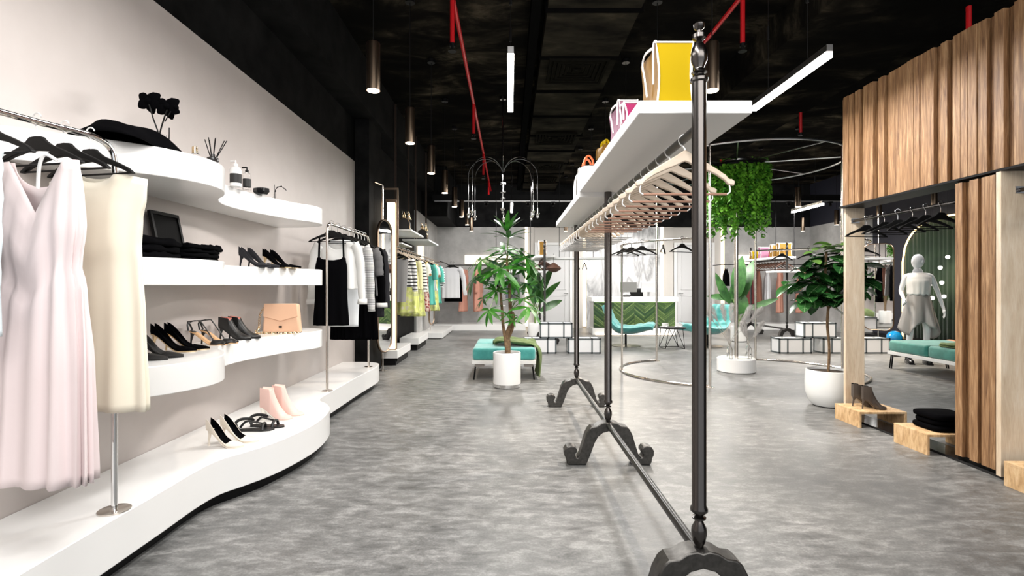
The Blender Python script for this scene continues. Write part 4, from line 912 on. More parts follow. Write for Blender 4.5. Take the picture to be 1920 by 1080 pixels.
# hanging ivy
t=thing('hanging_ivy','dense hanging ivy plant trailing from the top of the ring stand','hanging plant',(CX,CY,3.0))
rr=random.Random(3); m=MB(); st=MB()
for i in range(230):
    a=rr.uniform(0,2*PI); r=.44*math.sqrt(rr.uniform(.35,1)); ln=rr.uniform(.35,.75)+ (.28 if rr.random()<.3 else 0)
    x,y=r*cos(a),r*sin(a); z=rr.uniform(-.06,.0); k=int(ln/.036)
    for j in range(k):
        x+=rr.uniform(-.008,.008); y+=rr.uniform(-.008,.008); z-=.036
        for q in range(2 if j%2 else 3):
            b=rr.uniform(0,2*PI); s_=rr.uniform(.04,.072)
            leaf(m,Vector((x,y,z)),(cos(b),sin(b),rr.uniform(-1.1,-.1)),(rr.uniform(-.3,.3),rr.uniform(-.3,.3),1),s_,s_*.78,.3,4,.75)
for i in range(160):
    a=rr.uniform(0,2*PI); r=rr.uniform(.1,.44); b=rr.uniform(0,2*PI); leaf(m,Vector((r*cos(a),r*sin(a),.0)),(cos(b),sin(b),.3),(0,0,1),.055,.04,.4,4,.75)
m.build('foliage',ivym,t,smooth=0,recalc=False)
MB().tube([(.36*cos(R(a)),.36*sin(R(a)),-.05) for a in range(0,360,15)],.03,8,cyc=True).lathe([(.37,-.12),(.37,-.02)],n=24).build('planter_ring',blackm,t)
# central pachira
t=thing('potted_plant','tall leafy braided tree in a white cylinder pot in front of the turquoise bench','plant',(-.03,6.3,0))
MB().lathe([(.155,0),(.165,.012),(.168,.05)],n=40).build('base_ring',chrome,t)
MB().lathe([(.167,.045),(.170,.06),(.170,.425),(.162,.432),(.156,.425),(.156,.40)],n=48,cap=False).build('pot',white,t)
MB().lathe([(.157,.395),(.08,.405),(.001,.41)],n=30).build('soil',soil,t)
tk=MB()
tk.tube(spline([(.01,0,.39),(.015,.01,.52),(.01,0,.66),(.05,.0,.80),(.04,.01,1.0),(.025,0,1.3),(.0,0,1.52),(.01,0,1.62)],6),[.036-.0006*i*1.0 for i in range(43)][:43],10)
tk.tube(spline([(.005,.0,.42),(-.02,0,.60),(-.045,0,.75),(-.06,.0,.95),(-.075,0,1.12),(-.09,0,1.25)],6),[.024-.0004*i for i in range(31)],10)
tk.tube(spline([(.02,.0,.6),(.07,0,.72),(.085,.0,.85),(.07,0,.92)],6),.016,8)
tk.build('trunk',bark,t,smooth=70)
m=MB(); rr=random.Random(21); stems=MB()
def palm(c,d,n,l,w,droop=.35):
    d=Vector(d).normalized(); a=d.orthogonal().normalized(); b=d.cross(a)
    for i in range(n):
        an=2*PI*i/n+rr.uniform(-.2,.2); out=a*cos(an)+b*sin(an); dd=(out*1.0+d*rr.uniform(.15,.55)-Vector((0,0,droop*rr.uniform(.6,1.3)))).normalized()
        leaf(m,c,dd,d,l*1.25*rr.uniform(.8,1.1),w*.92,.25,8,.95)
def branch(base,tip,n=7,l=.22,w=.062,dir_=None,droop=.35):
    base=Vector(base); tip=Vector(tip); stems.tube(spline([base,(base+tip)/2+Vector((0,0,.03)),tip],4),.005,5); d=(tip-base).normalized()*.55+Vector((0,0,.75)) if dir_ is None else dir_
    palm(tip,d,n,l,w,droop)
S=6.3/960
def q(px,py,dy=0): return Vector(((px-950)*S,dy,EYE-(py-535)*S))
# (tip px,tip py, depth offset, leaf length, droop)
T=[(915,500,.2,.22,.3,0),(975,470,0,.2,.2,0),(950,436,0,.24,-1.1,0),(953,446,0,.27,-.1,0),(945,470,-.1,.24,.2,0),(903,488,-.12,.26,.6,0),(888,520,.1,.25,.8,0),(940,505,-.22,.25,.7,0),(968,490,.2,.23,.3,0),(985,485,-.15,.24,.6,0),(1000,500,.05,.25,.9,0),(1010,530,.15,.2,.8,0),
   (930,545,-.1,.17,.3,1),(905,560,.05,.16,.5,1),(918,580,-.15,.19,.8,1),(935,530,.15,.17,.3,1),(975,560,-.1,.19,.4,1),(990,575,-.2,.22,.9,1),(1005,555,.1,.19,.5,1),(965,545,.15,.16,.2,1),(950,590,-.1,.11,.2,2),(962,600,-.12,.10,.3,2),(985,530,.2,.2,.5,1),(925,505,.2,.24,.4,0),(960,525,-.05,.2,.5,0)]
for (x,y,dy,l,dr,lv) in T:
    base={0:Vector((.01,0,1.55)),1:(Vector((-.09,0,1.2)) if x<945 else Vector((.05,0,.95))),2:Vector((.07,0,.88))}[lv]
    branch(base,q(x,y,dy),8 if lv<2 else 6,l,l*.27,None,dr)
stems.build('stems',leafmat('green_stem',(.1,.2,.04),(.2,.32,.08)),t); m.build('foliage',pachm,t,smooth=60,recalc=False)
# fiddle leaf fig
t=thing('potted_plant','fiddle leaf fig tree in a round white pot behind the oak post','plant',(3.32,5.33,0))
MB().lathe([(.10,0),(.15,.01),(.19,.06),(.213,.14),(.217,.24),(.212,.34),(.208,.372),(.196,.374),(.192,.35)],n=48,cap=False).lathe([(.10,0),(.001,0.0)],n=24,cap=False).build('pot',mat('white_ceramic',(.78,.80,.80),.12),t)
MB().lathe([(.194,.345),(.001,.355)],n=30).build('soil',soil,t)
MB().tube(spline([(0,0,.34),(.01,0,.6),(-.01,0,.85),(.0,0,1.08),(-.03,0,1.35),(-.02,0,1.6)],6),.013,10).tube(spline([(0,0,1.0),(.08,-.02,1.10),(.15,-.03,1.14),(.18,0,1.2)],5),.008,8).tube(spline([(0,0,1.03),(-.1,.02,1.07),(-.16,.0,1.12)],5),.007,8).tube(spline([(0,0,1.2),(-.15,-.05,1.32),(-.28,-.05,1.38)],5),.007,8).tube(spline([(0,0,1.2),(.12,.05,1.3),(.25,.02,1.45)],5),.007,8).build('trunk',bark,t,smooth=70)
rr=random.Random(9); m=MB(); my=MB(); vein=MB()
def nod(m,c,k,l=.25,el=(-.45,.5)):
    for i in range(k):
        a=rr.uniform(0,2*PI); d=Vector((cos(a),sin(a),rr.uniform(*el))); L_=l*rr.uniform(.75,1.15); c2=c+d*.03
        up=Vector((rr.uniform(-.3,.3),rr.uniform(-.3,.3),1)); leaf(m,c2,d,up,L_,L_*.58,.30,8,1.25,fold=.25)
        dn=d.normalized(); s=dn.cross(up).normalized(); nn=s.cross(dn).normalized()
        def P_(u,v):
            ww=L_*.29*(sin(PI*u**1.25)**.75 if 0<u<1 else .02); return c2+dn*(L_*u)-nn*(.30*L_*u*u)+s*(ww*v)+nn*(.25*ww*abs(v)+.0015)
        for (u0,v0,u1,v1) in [(.02,0,.25,0),(.25,0,.5,0),(.5,0,.75,0),(.75,0,.97,0)]+[(u_,0,u_+.13,sg*.8) for u_ in (.15,.3,.45,.6,.74) for sg in (-1,1)]:
            a_,b_=P_(u0,v0),P_(u1,v1); w_=(.0022 if v1==0 else .0013); t_=(b_-a_).cross(nn).normalized()*w_
            vein.add([a_-t_,a_+t_,b_+t_*.6,b_-t_*.6],[(0,1,2,3)])
for (x,y,z_,k) in ((0,0,1.15,5),(-.04,0,1.28,7),(-.03,.0,1.42,8),(-.02,0,1.55,6),(.14,-.03,1.14,5),(.2,.0,1.24,6),(.24,.02,1.42,7),(.12,.08,1.35,6),(-.14,.02,1.13,5),(-.27,-.05,1.37,7),(-.18,-.04,1.28,6),(-.12,-.1,1.42,6),(.08,-.12,1.48,5),(-.33,-.02,1.28,4),(.3,0,1.3,4),(-.2,.1,1.2,5),(.1,.1,1.5,5),(-.25,-.05,1.12,3),(-.12,-.05,1.06,2),(.1,-.08,1.2,3)):
    nod(m,Vector((x,y,z_)),k+2)
for (x,y,z_,k) in ((-.02,-.05,1.62,6),(-.12,-.05,1.58,4),(-.22,-.02,1.50,2),(-.33,-.05,1.22,1),(.06,-.03,1.66,5)): nod(my,Vector((x,y,z_)),k,.17,(-.1,.7))
m.build('foliage',figm,t,smooth=60,recalc=False); my.build('young_leaves',figy,t,smooth=60,recalc=False); vein.build('leaf_veins',mat('pale_vein',(.22,.38,.16),.4),t,smooth=0,recalc=False)
# banana plants
def banana(lab,x,y,lv,pot=True):
    t=thing('potted_plant',lab,'plant',(x,y,0))
    MB().lathe([(.12,0),(.16,.02),(.17,.3),(.165,.34),(.15,.34),(.148,.31)],n=28,cap=False).build('pot',whitematte,t)
    MB().lathe([(.15,.30),(.001,.31)],n=20).build('soil',soil,t)
    m=MB(); st=MB()
    for (bx,bz,dx,dz,l,w) in lv:
        b=Vector((bx,rr.uniform(-.08,.08),bz)); st.tube(spline([(0,0,.31),(bx*.3,0,.31+(bz-.31)*.5),b],5),.012,6)
        leaf(m,b,(dx,rr.uniform(-.3,.1),dz),(-dz,-.9,abs(dx)*.3),l,w,.18,10,.9,fold=.2)
    st.build('stems',leafmat('pale_stem',(.12,.22,.05),(.2,.3,.1)),t); m.build('foliage',banm,t,smooth=60,recalc=False)
banana('large banana leaf plant right of the turquoise chairs beyond the ring stand',5.1,11.4,[(-.02,.95,-.03,1,.95,.34),(.06,.85,.25,1,1.05,.30),(-.05,.8,.1,.95,.75,.34),(-.15,.8,-.55,1,.8,.2),(-.1,.95,-1,.15,.55,.16),(.15,.7,1,.45,.75,.14),(.0,.6,.1,.6,.45,.3)])
banana('banana leaf plant in a white pot behind the white crates on the left',.62,12.4,[(0,.9,-.15,1,.95,.36),(.05,.8,.3,1,1.0,.28),(.1,.8,.75,1,.75,.22),(.12,.62,.9,.55,.6,.2),(-.05,.8,.05,1,.8,.3)])
# pampas grass vases on the plinth
def pampas(lab,x,y,n,h,sp,seed,lean=0):
    r_=random.Random(seed); t=thing('vase',lab,'vase',(x,y,.2))
    MB().lathe([(.035,.0),(.04,.006),(.04,.14),(.022,.18),(.022,.23),(.024,.235)],n=20,cap=False).lathe([(.038,.003),(.001,.003)],n=20,cap=False).build('glass',glass,t)
    st=MB()
    for i in range(n):
        pm=MB(); a=lerp(-1,1,i/max(1,n-1))*sp+lean; dy=r_.uniform(-.1,.1); top=Vector((a*h,dy,.2+h)); st.tube(spline([(0,0,.01),(a*.03,0,.24),top],4),.003,5)
        d=(top-Vector((0,0,.2))).normalized()
        for k in range(230):
            u=k/230; c=top+d*(u-.15)*.26; an=r_.uniform(0,2*PI); o=d.orthogonal().normalized(); o=(Matrix.Rotation(an,3,d)@o)
            l=.10*(sin(PI*(u*.85+.1)))+.02; leaf(pm,c,(d*.8+o*1.0).normalized(),o,l*.8,.0055,.35,3)
        pm.build('plume',mat('grey_plume',(.62,.60,.58),.95),t,smooth=0,recalc=False)
    st.build('stems',mat('dry_stem',(.45,.42,.38),.8),t)
pampas('glass vase with large grey pampas plumes on the round plinth',CX-.13,CY-.08,6,.36,.75,3)
pampas('small glass vase with a short dried sprig on the round plinth',CX+.15,CY-.06,3,.14,.5,4)
# ================================================================ BENCHES, CRATES, LOUNGE, RECEPTION
turq=noisy('turquoise_velvet',[(.3,(.022,.24,.225)),(.7,(.07,.38,.355))],ns=9,rough=.7,detail=8,sheen=.5)
turqd=noisy('teal_velvet',[(.3,(.015,.17,.14)),(.7,(.04,.27,.22))],ns=9,rough=.7,detail=8,sheen=.4)
olive=noisy('olive_cloth',[(.3,(.09,.13,.05)),(.7,(.17,.23,.09))],ns=6,rough=.9)
def bench(lab,x,y,w,l,col,rz=0):
    t=thing('bench',lab,'bench',(x,y,0),rz)
    MB().box(-w/2,w/2,0,l,.215,.262).build('seat_frame',whitematte,t,smooth=0,bevel=.003)
    for i in range(2):
        MB().rbox(-w/2+.004,w/2-.004,i*l/2+.003,(i+1)*l/2-.003,.264,.425,.05).build('cushion',col,t,smooth=60)
    for sx in (-1,1):
        for yy in (.04,l-.07):
            MB().box(sx*(w/2-.10)-.06,sx*(w/2-.10)+.06,yy-.0,yy+.03,.175,.215).build('leg_plate',mat('taupe_plate',(.3,.27,.25),.5),t,smooth=0)
            MB().tube([(sx*(w/2-.045),yy+.015,.2),(sx*(w/2-.02),yy+.015,0)],.011,8).tube([(sx*(w/2-.045),yy+.05,.2),(sx*(w/2-.02),yy+.05,0)],.008,8).build('leg',blackm,t)
    return t
bench('turquoise velvet bench behind the central potted tree',-.07,6.72,.84,1.23,turq)
bench('teal bench in front of the mannequin seen through the oak frame',6.17,6.3,.9,1.45,turqd)
# olive blanket over bench: draped strip
t=thing('blanket','rumpled olive green blanket draped over the right end of the turquoise bench','blanket',(-.07,6.72,0))
path=[(-.14,.44),(-.10,.475),(.0,.48),(.15,.465),(.28,.455),(.37,.45),(.42,.43),(.452,.36),(.458,.25),(.45,.12),(.43,.035)]
P=[(p.x,p.y) for p in spline([(a,b,0) for a,b in path],4)]
rr=random.Random(4); m=MB(); NV=22; vs=[]
for i,(x,z) in enumerate(P):
    u=i/(len(P)-1)
    for j in range(NV+1):
        v=j/NV; yy=lerp(.22-.20*u,.72-.12*u,v); wob=.016*sin(v*19+u*7)+.010*sin(v*31-u*12)
        if z>.43: vs.append((x+.02*sin(v*9),yy+.015*sin(u*14),z+wob+.012))
        else: vs.append((x+.5*wob*(1)+.02+.012*sin(v*11),yy,z+.01*sin(v*13)))
fs=[(i*(NV+1)+j,i*(NV+1)+j+1,(i+1)*(NV+1)+j+1,(i+1)*(NV+1)+j) for i in range(len(P)-1) for j in range(NV)]
m.add(vs,fs).build('cloth',olive,t,smooth=80,solid=.012)
o=folded('folded olive throw on the near edge of the teal bench',(5.95,6.75,.43),.4,.3,.05,2,col=olive,seed=8,ruf=1)
# crates
crw=mat('crate_panel',(.80,.80,.80),.4); crf=mat('crate_frame_grey',(.10,.115,.12),.5)
def crate(loc,lab,w=.6,h=.28,d=.31):
    t=thing('display_crate',lab,'crate',loc,0,'white panelled display crates')
    MB().box(-w/2+.006,w/2-.006,.006,d-.006,.006,h-.006).build('panel',crw,t,smooth=0)
    f=MB(); e=.013; xs=(-w/2,-w/2+w*.245,w/2-w*.245-2*e,w/2-2*e)
    for x in xs:
        f.box(x,x+2*e,0,2*e,0,h).box(x,x+2*e,d-2*e,d,0,h).box(x,x+2*e,0,d,0,2*e).box(x,x+2*e,0,d,h-2*e,h)
    for y in (0,d-2*e):
        for z_ in (0,h-2*e): f.box(-w/2,w/2,y,y+2*e,z_,z_+2*e)
    f.build('frame',crf,t,smooth=0)
    return t
crate((.563,9.375,0),'white panelled crate at floor level behind the turquoise bench'); crate((1.375,9.375,0),'white panelled crate on the floor between the rack posts'); crate((.86,9.39,.281),'white panelled crate stacked on top of the two left ones')
crate((5.24,9.375,0),'white panelled crate on the floor left of the fiddle leaf trunk'); crate((6.05,9.375,0),'white panelled crate on the floor right of the fiddle leaf trunk'); crate((5.74,9.45,.281),'white panelled crate stacked on top of the right floor crates'); crate((6.68,9.375,0),'white panelled crate on the floor under the far right mirror')
# suspended shelves with rails
def susp(lab,x0,x1,y,z,d=.35,rail=True):
    t=thing('suspended_shelf',lab,'shelf',((x0+x1)/2,y,z)); w=(x1-x0)/2
    MB().box(-w,w,-d/2,d/2,-.02,.02).build('board',whitematte,t,smooth=0,bevel=.003)
    for s in (-1,1): MB().tube([(s*w*.6,0,.02),(s*w*.6,0,HC-z)],.006,6).build('cable',blackm,t)
susp('white suspended shelf behind the crown of the central plant',-.53,.70,11.0,1.54)
susp('long white suspended shelf behind the hangers of the near rack',.85,2.10,11.3,1.84)
susp('white suspended shelf in front of the coral robes on the right',5.75,6.42,11.3,1.55)
susp('white suspended shelf in front of the far right mirror',6.32,7.0,9.5,1.74)
# items hanging below / on shelves
t=thing('woven_basket','dark brown woven bowl on the suspended shelf left of reception','basket',(.95,11.0,1.53),0)
MB().lathe([(.05,0),(.14,.05),(.17,.09),(.1,.15),(.03,.2)],n=20).build('bowl',darkhang,t)
MB().tube([(0,0,.19),(0,0,.4)],.004,6).build('hook',blackm,t)
for i,x in enumerate((1.5,1.66)):
    t=thing('clip_hanger','small dark clip hanging under the long suspended shelf, %s'%('left','right')[i],'clip',(x,11.3,1.82),0,'clips under the long shelf')
    MB().tube([(0,0,0),(0,0,-.07)],.005,6).tube([(0,0,-.07),(-.05,0,-.22)],.01,6).tube([(0,0,-.07),(.05,0,-.22)],.01,6).build('clip',blackm,t)
# right side clothes behind tree
zr=1.83
t=thing('wall_garment_rack','garment rail along the grey back wall on the right','clothes rack',(6.4,14.3,0))
MB().tube([(-.5,0,zr),(2.2,0,zr)],.0125,10).build('rail',blackm,t)
for x in (-.45,2.15): MB().tube([(x,0,zr),(x,.68,zr)],.01,8).build('bracket',blackm,t)
maroon=mat('maroon_cloth',(.15,.03,.03),.85); brownc=mat('brown_cloth',(.20,.08,.05),.85)
for i,(x,c,b,l) in enumerate(((6.05,black,-.6,'black garment left of the dark rack'),(6.72,maroon,-1.1,'maroon garment, left of the two'),(6.95,brownc,-1.1,'brown garment behind the dark rack'),(7.2,shw,-1.1,'pale garment beside the brown one'),(7.55,coral,-1.34,'coral robe, left of the pair behind the dark rack'),(8.1,coral,-1.34,'coral robe, right of the pair behind the fiddle leaf tree'))):
    garment('robe' if c is coral else 'top',l,'clothes',(x,14.3,zr),PI/2*(.62 if c is coral else .8),[(0,.24,.08),(.6,.2,.08),(1,.19,.03)],-.1,b,c,neck=(.07,.04,.02,'v'),slope=.3,pl=(6,.015),sleeves=(.6,.075,.08,.03) if c is coral else None,seed=i)
for i,(x,c,b,l) in enumerate(((6.47,brownc,-.85,'brown garment under the far right suspended shelf'),(6.66,stripes('grey_tweed',(.3,.3,.3),(.5,.48,.45),60,'X'),-.85,'grey tweed garment under the far right suspended shelf'),(6.86,black,-.95,'black jacket with hanging sleeves in front of the far right mirror'))):
    garment('jacket' if i==2 else 'top',l,'clothes',(x,9.5,1.74),PI/2*.6,[(0,.2,.05),(.6,.18,.05),(1,.17,.02)],-.1,b+.15,c,neck=(.07,.03,.02,'u'),slope=.3,pl=(5,.01),sleeves=(.6,.06,.05,.06) if i==2 else None,seed=i)
    hanger('brown',(x,9.5,1.72),PI/2*.6,'brown hanger under the far right suspended shelf, %s from the left'%ORD[i])
o=MB().tube([(6.35,9.5,1.70),(7.0,9.5,1.70)],.01,8).build('clothes_rail',steel); tag(o,'short steel rail under the far right suspended shelf','clothes rail')
# lounge chairs
def lounge(lab,x,y,rz):
    t=thing('lounge_chair',lab,'armchair',(x,y,0),rz)
    prof=[(.56,.385),(.50,.40),(.36,.36),(.18,.31),(.02,.30),(-.12,.31),(-.22,.38),(-.29,.50),(-.36,.66),(-.43,.84)]
    P=[(p.x,p.y) for p in spline([(a,b,0) for a,b in prof],4)]; n=len(P); NV=20; top=[];bot=[]
    for i,(px_,pz) in enumerate(P):
        u=i/(n-1); a=P[max(0,i-1)]; b=P[min(n-1,i+1)]; dx,dz=b[0]-a[0],b[1]-a[1]; l=math.hypot(dx,dz); nx,nz=dz/l*1.0,-dx/l
        if nz<0 and u<.5: nx,nz=-nx,-nz
        if u>=.5 and nx<0: nx,nz=-nx,-nz
        w=.30+.07*sin(PI*u)-.05*(u>.9)*(u-.9)*10; chan=.014*abs(sin(PI*u*9)); r1=[];r2=[]
        for j in range(NV+1):
            v=lerp(-1,1,j/NV); e=(1-abs(v)**4)**.5; lift=.09*abs(v)**2.4*sin(PI*min(1,u*1.15)); tf=.085*e*(.62+.38*abs(sin(PI*(j/NV)*3)))*(.75+.25*abs(sin(PI*u*5)))+chan*e
            r1.append((px_+nx*(tf+lift*.6),v*w,pz+nz*tf+lift)); r2.append((px_-nx*.055*e+nx*lift*.6,v*w,pz-nz*.055*e+lift))
        top.append(r1+r2[::-1])
    MB().loft(top,True,True).build('seat_shell',turq,t,smooth=60)
    MB().tube([(0,0,.02),(0,0,.28)],.022,12).lathe([(.03,.25),(.10,.285),(.10,.29)]).build('column',blackm,t)
    MB().lathe([(.30,0),(.30,.008),(.10,.02),(.03,.03)],n=36).build('base_disc',mat('dark_bronze_base',(.09,.08,.07),.3,metal=.8),t)
lounge('turquoise quilted lounge chair on a disc base, the left one facing the table',2.41,10.6,R(-18))
lounge('turquoise quilted lounge chair on a disc base, the right one behind the near rack post',4.06,10.5,R(205))
t=thing('side_table','small round black wire side table between the lounge chairs','table',(3.22,10.15,0))
MB().lathe([(.27,.40),(.275,.405),(.275,.415),(.27,.42)],n=28).build('tabletop',blackm,t)
m=MB()
for i in range(4):
    a=R(45+90*i); b=R(90*i+90); m.tube([(.10*cos(a),.10*sin(a),.40),(.27*cos(a),.27*sin(a),.012)],.006,6).tube([(.22*cos(b),.22*sin(b),.40),(.27*cos(a),.27*sin(a),.012)],.006,6)
m.tube([(.27*cos(R(45+90*i)),.27*sin(R(45+90*i)),.012) for i in range(4)],.006,6,cyc=True); m.build('wire_base',blackm,t)
for i,x in enumerate((3.07,3.35)):
    t=thing('coffee_cup','white coffee cup on a saucer on the wire table, the %s one'%('left','right')[i],'cup',(x,10.12,.42),0,'coffee cups')
    MB().lathe([(.03,.012),(.05,.03),(.055,.085),(.05,.085),(.045,.03),(.001,.02)],n=20,cap=False).tube([(.05,0,.07),(.085,0,.065),(.08,0,.04),(.045,0,.035)],.006,6).build('cup',whitematte,t); MB().lathe([(.04,0),(.085,.012),(.084,.016),(.03,.008)],n=24).build('saucer',whitematte,t)
# reception desk with chevron tiles
t=thing('reception_desk','reception desk with white top and green chevron tiled front','desk',(3.165,12.9,0))
W=1.09
MB().box(-W,W,0,.7,.84,.955).build('counter',white,t,smooth=0,bevel=.004)
MB().box(-W+.03,W-.03,.05,.65,.0,.17).build('base',white,t,smooth=0,bevel=.004)
MB().box(-W+.05,W-.05,.07,.63,.15,.85).build('body',whitematte,t,smooth=0)
m=MB(); gt=[mat('chevron_green_%d'%i,c,.18,coat=.4) for i,c in enumerate(((.06,.12,.035),(.10,.17,.05),(.16,.24,.08),(.035,.08,.03)))]
for k in range(8):
    x0=-W+.06+k*(2*W-.12)/8; cw=(2*W-.12)/8; s=1 if k%2 else -1
    for j in range(-6,22):
        z0=.17+j*.052; a=MB(); y=.055+rnd.uniform(0,.006)
        zl,zr_=(z0,z0+cw*.8) if s>0 else (z0+cw*.8,z0)
        def cl(z_): return min(.84,max(.17,z_))
        q=[(x0+.002,cl(zl)),(x0+cw-.002,cl(zr_)),(x0+cw-.002,cl(zr_+.040)),(x0+.002,cl(zl+.040))]
        if abs(q[3][1]-q[0][1])+abs(q[2][1]-q[1][1])<.002: continue
        if q[0][1]==q[1][1]==q[2][1] : continue
        m.mi=rnd.randrange(4); m.add([(a_,y,b_) for a_,b_ in q]+[(a_,.075,b_) for a_,b_ in q],[(0,1,2,3),(4,7,6,5),(0,4,5,1),(1,5,6,2),(2,6,7,3),(3,7,4,0)])
m.build('chevron_tiles',gt,t,smooth=0)
MB().box(-W+.055,W-.055,.064,.08,.17,.84).build('tile_backing',mat('dark_grout',(.02,.035,.012),.6),t,smooth=0)
MB().box(-W+.08,W-.08,.03,.05,.825,.838).build('led_strip',mat('lime_led',(1,1,.7),.5,emit=(.9,1,.55),es=4),t,smooth=0)
MB().box(-W+.05,W-.05,.06,.08,.004,.02).box(-W+.1,W-.1,-.0,.04,.005,.02).build('kick_light',mat('kick_led',(1,.9,.75),.5,emit=(1,.85,.65),es=3),t,smooth=0)
def monitor(lab,x,y,rz,col,w=.5):
    t=thing('computer_monitor',lab,'monitor',(x,y,.955),rz)
    MB().box(-w/2,w/2,-.015,.015,.12,.12+w*.62).build('screen',col,t,smooth=0,bevel=.008); MB().box(-.03,.03,-.01,.03,.0,.2).box(-.10,.10,-.08,.08,0,.012).build('stand',steel,t,smooth=0)
monitor('white computer monitor on the reception desk, right one',3.62,13.3,.15,mat('monitor_back',(.55,.55,.56),.3),.42)
monitor('grey computer monitor on the reception desk, left one',3.12,13.4,-.1,mat('monitor_grey',(.18,.18,.17),.3),.42)
t=thing('office_chair','black mesh office chair behind the reception desk','chair',(3.46,14.0,0))
m=MB(); rings=[]
for k in range(9):
    u=k/8; z_=.62+.55*u; hw=.25*(1-.25*u**4); rings.append([(hw*sin(a),.10+.06*cos(a)-.02,z_) for a in [lerp(-1.2,1.2,i/12) for i in range(13)]])
m.loft(rings,closed=False).build('backrest',blackpl,t,solid=.02,smooth=60); MB().rbox(-.24,.24,-.3,.12,.44,.52,.05).build('seat',blackpl,t)
MB().tube([(0,-.05,.05),(0,-.05,.44)],.025,10).build('column',blackm,t); 
m=MB()
for i in range(5): a=R(72*i); m.tube([(0,-.05,.09),(.3*cos(a),-.05+.3*sin(a),.05)],.018,8).ball((.3*cos(a),-.05+.3*sin(a),.028),.027,8,6)
m.build('wheel_base',blackm,t)
t=thing('telephone','small black and white telephone on the reception desk','telephone',(3.0,13.1,.955)); MB().box(-.08,.08,-.08,.08,0,.04).build('base',blackpl,t,bevel=.01); MB().tube([(-.09,0,.06),(0,0,.075),(.09,0,.06)],.018,8).build('handset',whitematte,t)
# mannequin area: arch, curtain, globes, balloons
curt=noisy('green_velvet',[(.3,(.009,.026,.009)),(.7,(.022,.052,.018))],ns=3,rough=.75,sheen=.3)
AY0,AY1=8.95,11.3; xa=XR-.02
t=thing('arched_curtain','arched niche with green curtain and a gold led edge on the navy wall','curtain',(xa,(AY0+AY1)/2,0))
hw=(AY1-AY0)/2; zt=2.63-.0; r=.95
def aw(y): # arch top height at offset y
    q=abs(y)/hw; return 1.75+(zt-1.75)*math.sqrt(max(0,1-q**2.6))
m=MB(); n=120; vs=[]
for i in range(n+1):
    y=lerp(-hw+.03,hw-.03,i/n); fx=-.06+.028*sin(i*1.1)+.012*sin(i*.37); vs+=[(fx,y,.12),(fx,y,aw(y)-.03)]
m.add(vs,[(2*i,2*i+2,2*i+3,2*i+1) for i in range(n)]).build('curtain',curt,t,smooth=80,solid=.008)
edge_=[(-.10,-hw,.12)]+[(-.10,lerp(-hw,hw,i/40),aw(lerp(-hw,hw,i/40))) for i in range(41)]+[(-.10,hw,.12)]
MB().tube(edge_,.018,6).build('led_edge',mat('gold_led',(1,.8,.4),.5,emit=(1,.72,.32),es=3.5),t)
o=MB().box(8.3,XR-.01,8.8,12.3,0,.12).build('trim_4',blackm,smooth=0); struct(o,'dark low plinth under the curtain niche')
for i,(x,y_,Y) in enumerate(((1777,482,9.6),(1763,502,9.5),(1745,532,9.4),(1766,530,9.5),(1748,559,9.4),(1770,556,9.5))):
    p=at(x,y_,Y); t=thing('globe_light','small glowing globe light in front of the green curtain, %s from the top'%ORD[i],'globe light',p,0,'small globe lights')
    MB().ball((0,0,0),.036,14,10).build('globe',mat('globe_glow',(1,1,1),.4,emit=(1,.95,.9),es=2.5),t); MB().tube([(0,0,.036),(0,0,HC-p.z)],.0015,4).build('cord',blackpl,t)
def balloon(lab,p,r,col,tip):
    t=thing('balloon',lab,'balloon',p); tip=Vector(tip).normalized(); m=MB(); 
    a=tip.orthogonal().normalized(); b=tip.cross(a); rings=[]
    for k in range(15):
        th=PI*k/14; ax=-cos(th)*r; rad=sin(th)*r
        if th>PI*.55: ax=ax+ (th-PI*.55)/(PI*.45)*r*.35
        rings.append([tip*ax+(a*cos(2*PI*i/24)+b*sin(2*PI*i/24))*max(rad,1e-4) for i in range(24)])
    m.loft(rings,True,True).build('balloon_body',col,t,smooth=80); MB().tube([tip*r*1.33,tip*r*1.42],[.006,.016],8).build('knot',col,t)
balloon('glossy blue balloon on the floor by the navy wall',(8.2,10.9,.145),.14,mat('blue_balloon',(.01,.28,.62),.08,coat=1),(-1,-.4,.1))
balloon('peach balloon behind the teal bench',(7.75,9.0,.15),.15,mat('peach_balloon',(.62,.28,.17),.1,coat=1),(.6,.3,-.7))
balloon('pale pink balloon partly hidden by the oak slats',(7.9,8.75,.17),.15,mat('pale_balloon',(.7,.45,.38),.1,coat=1),(.6,.3,-.7))
# ---------------- mannequin
mq=mat('mannequin_white',(.82,.83,.85),.25)
t=thing('mannequin','white faceless mannequin in a white top and grey skirt beyond the teal bench','mannequin',(6.52,8.16,0),R(-22))
bmn=bpy.data.meshes.new('body')
J={'pel':(0,0,1.0,.115,.085),'wai':(0,0,1.13,.10,.075),'rib':(0,-.01,1.27,.125,.085),'che':(0,0,1.37,.12,.08),'nk0':(0,.01,1.455,.05,.05),'nk1':(-.01,0,1.53,.04,.04),
'hR':(.085,0,.93,.08,.08),'kR':(.10,-.03,.56,.052,.052),'aR':(.11,.02,.20,.036,.036),'hL':(-.085,0,.93,.08,.08),'kL':(-.12,-.05,.56,.052,.052),'aL':(-.13,.0,.20,.036,.036),
'sR':(.165,.01,1.41,.045,.045),'eR':(.26,.02,1.13,.034,.034),'wR':(.31,-.03,.89,.023,.023),'sL':(-.165,.01,1.41,.045,.045),'eL':(-.22,.05,1.15,.034,.034),'wL':(-.20,-.10,.98,.023,.023)}
E=[('pel','wai'),('wai','rib'),('rib','che'),('che','nk0'),('nk0','nk1'),('pel','hR'),('hR','kR'),('kR','aR'),('pel','hL'),('hL','kL'),('kL','aL'),('che','sR'),('sR','eR'),('eR','wR'),('che','sL'),('sL','eL'),('eL','wL')]
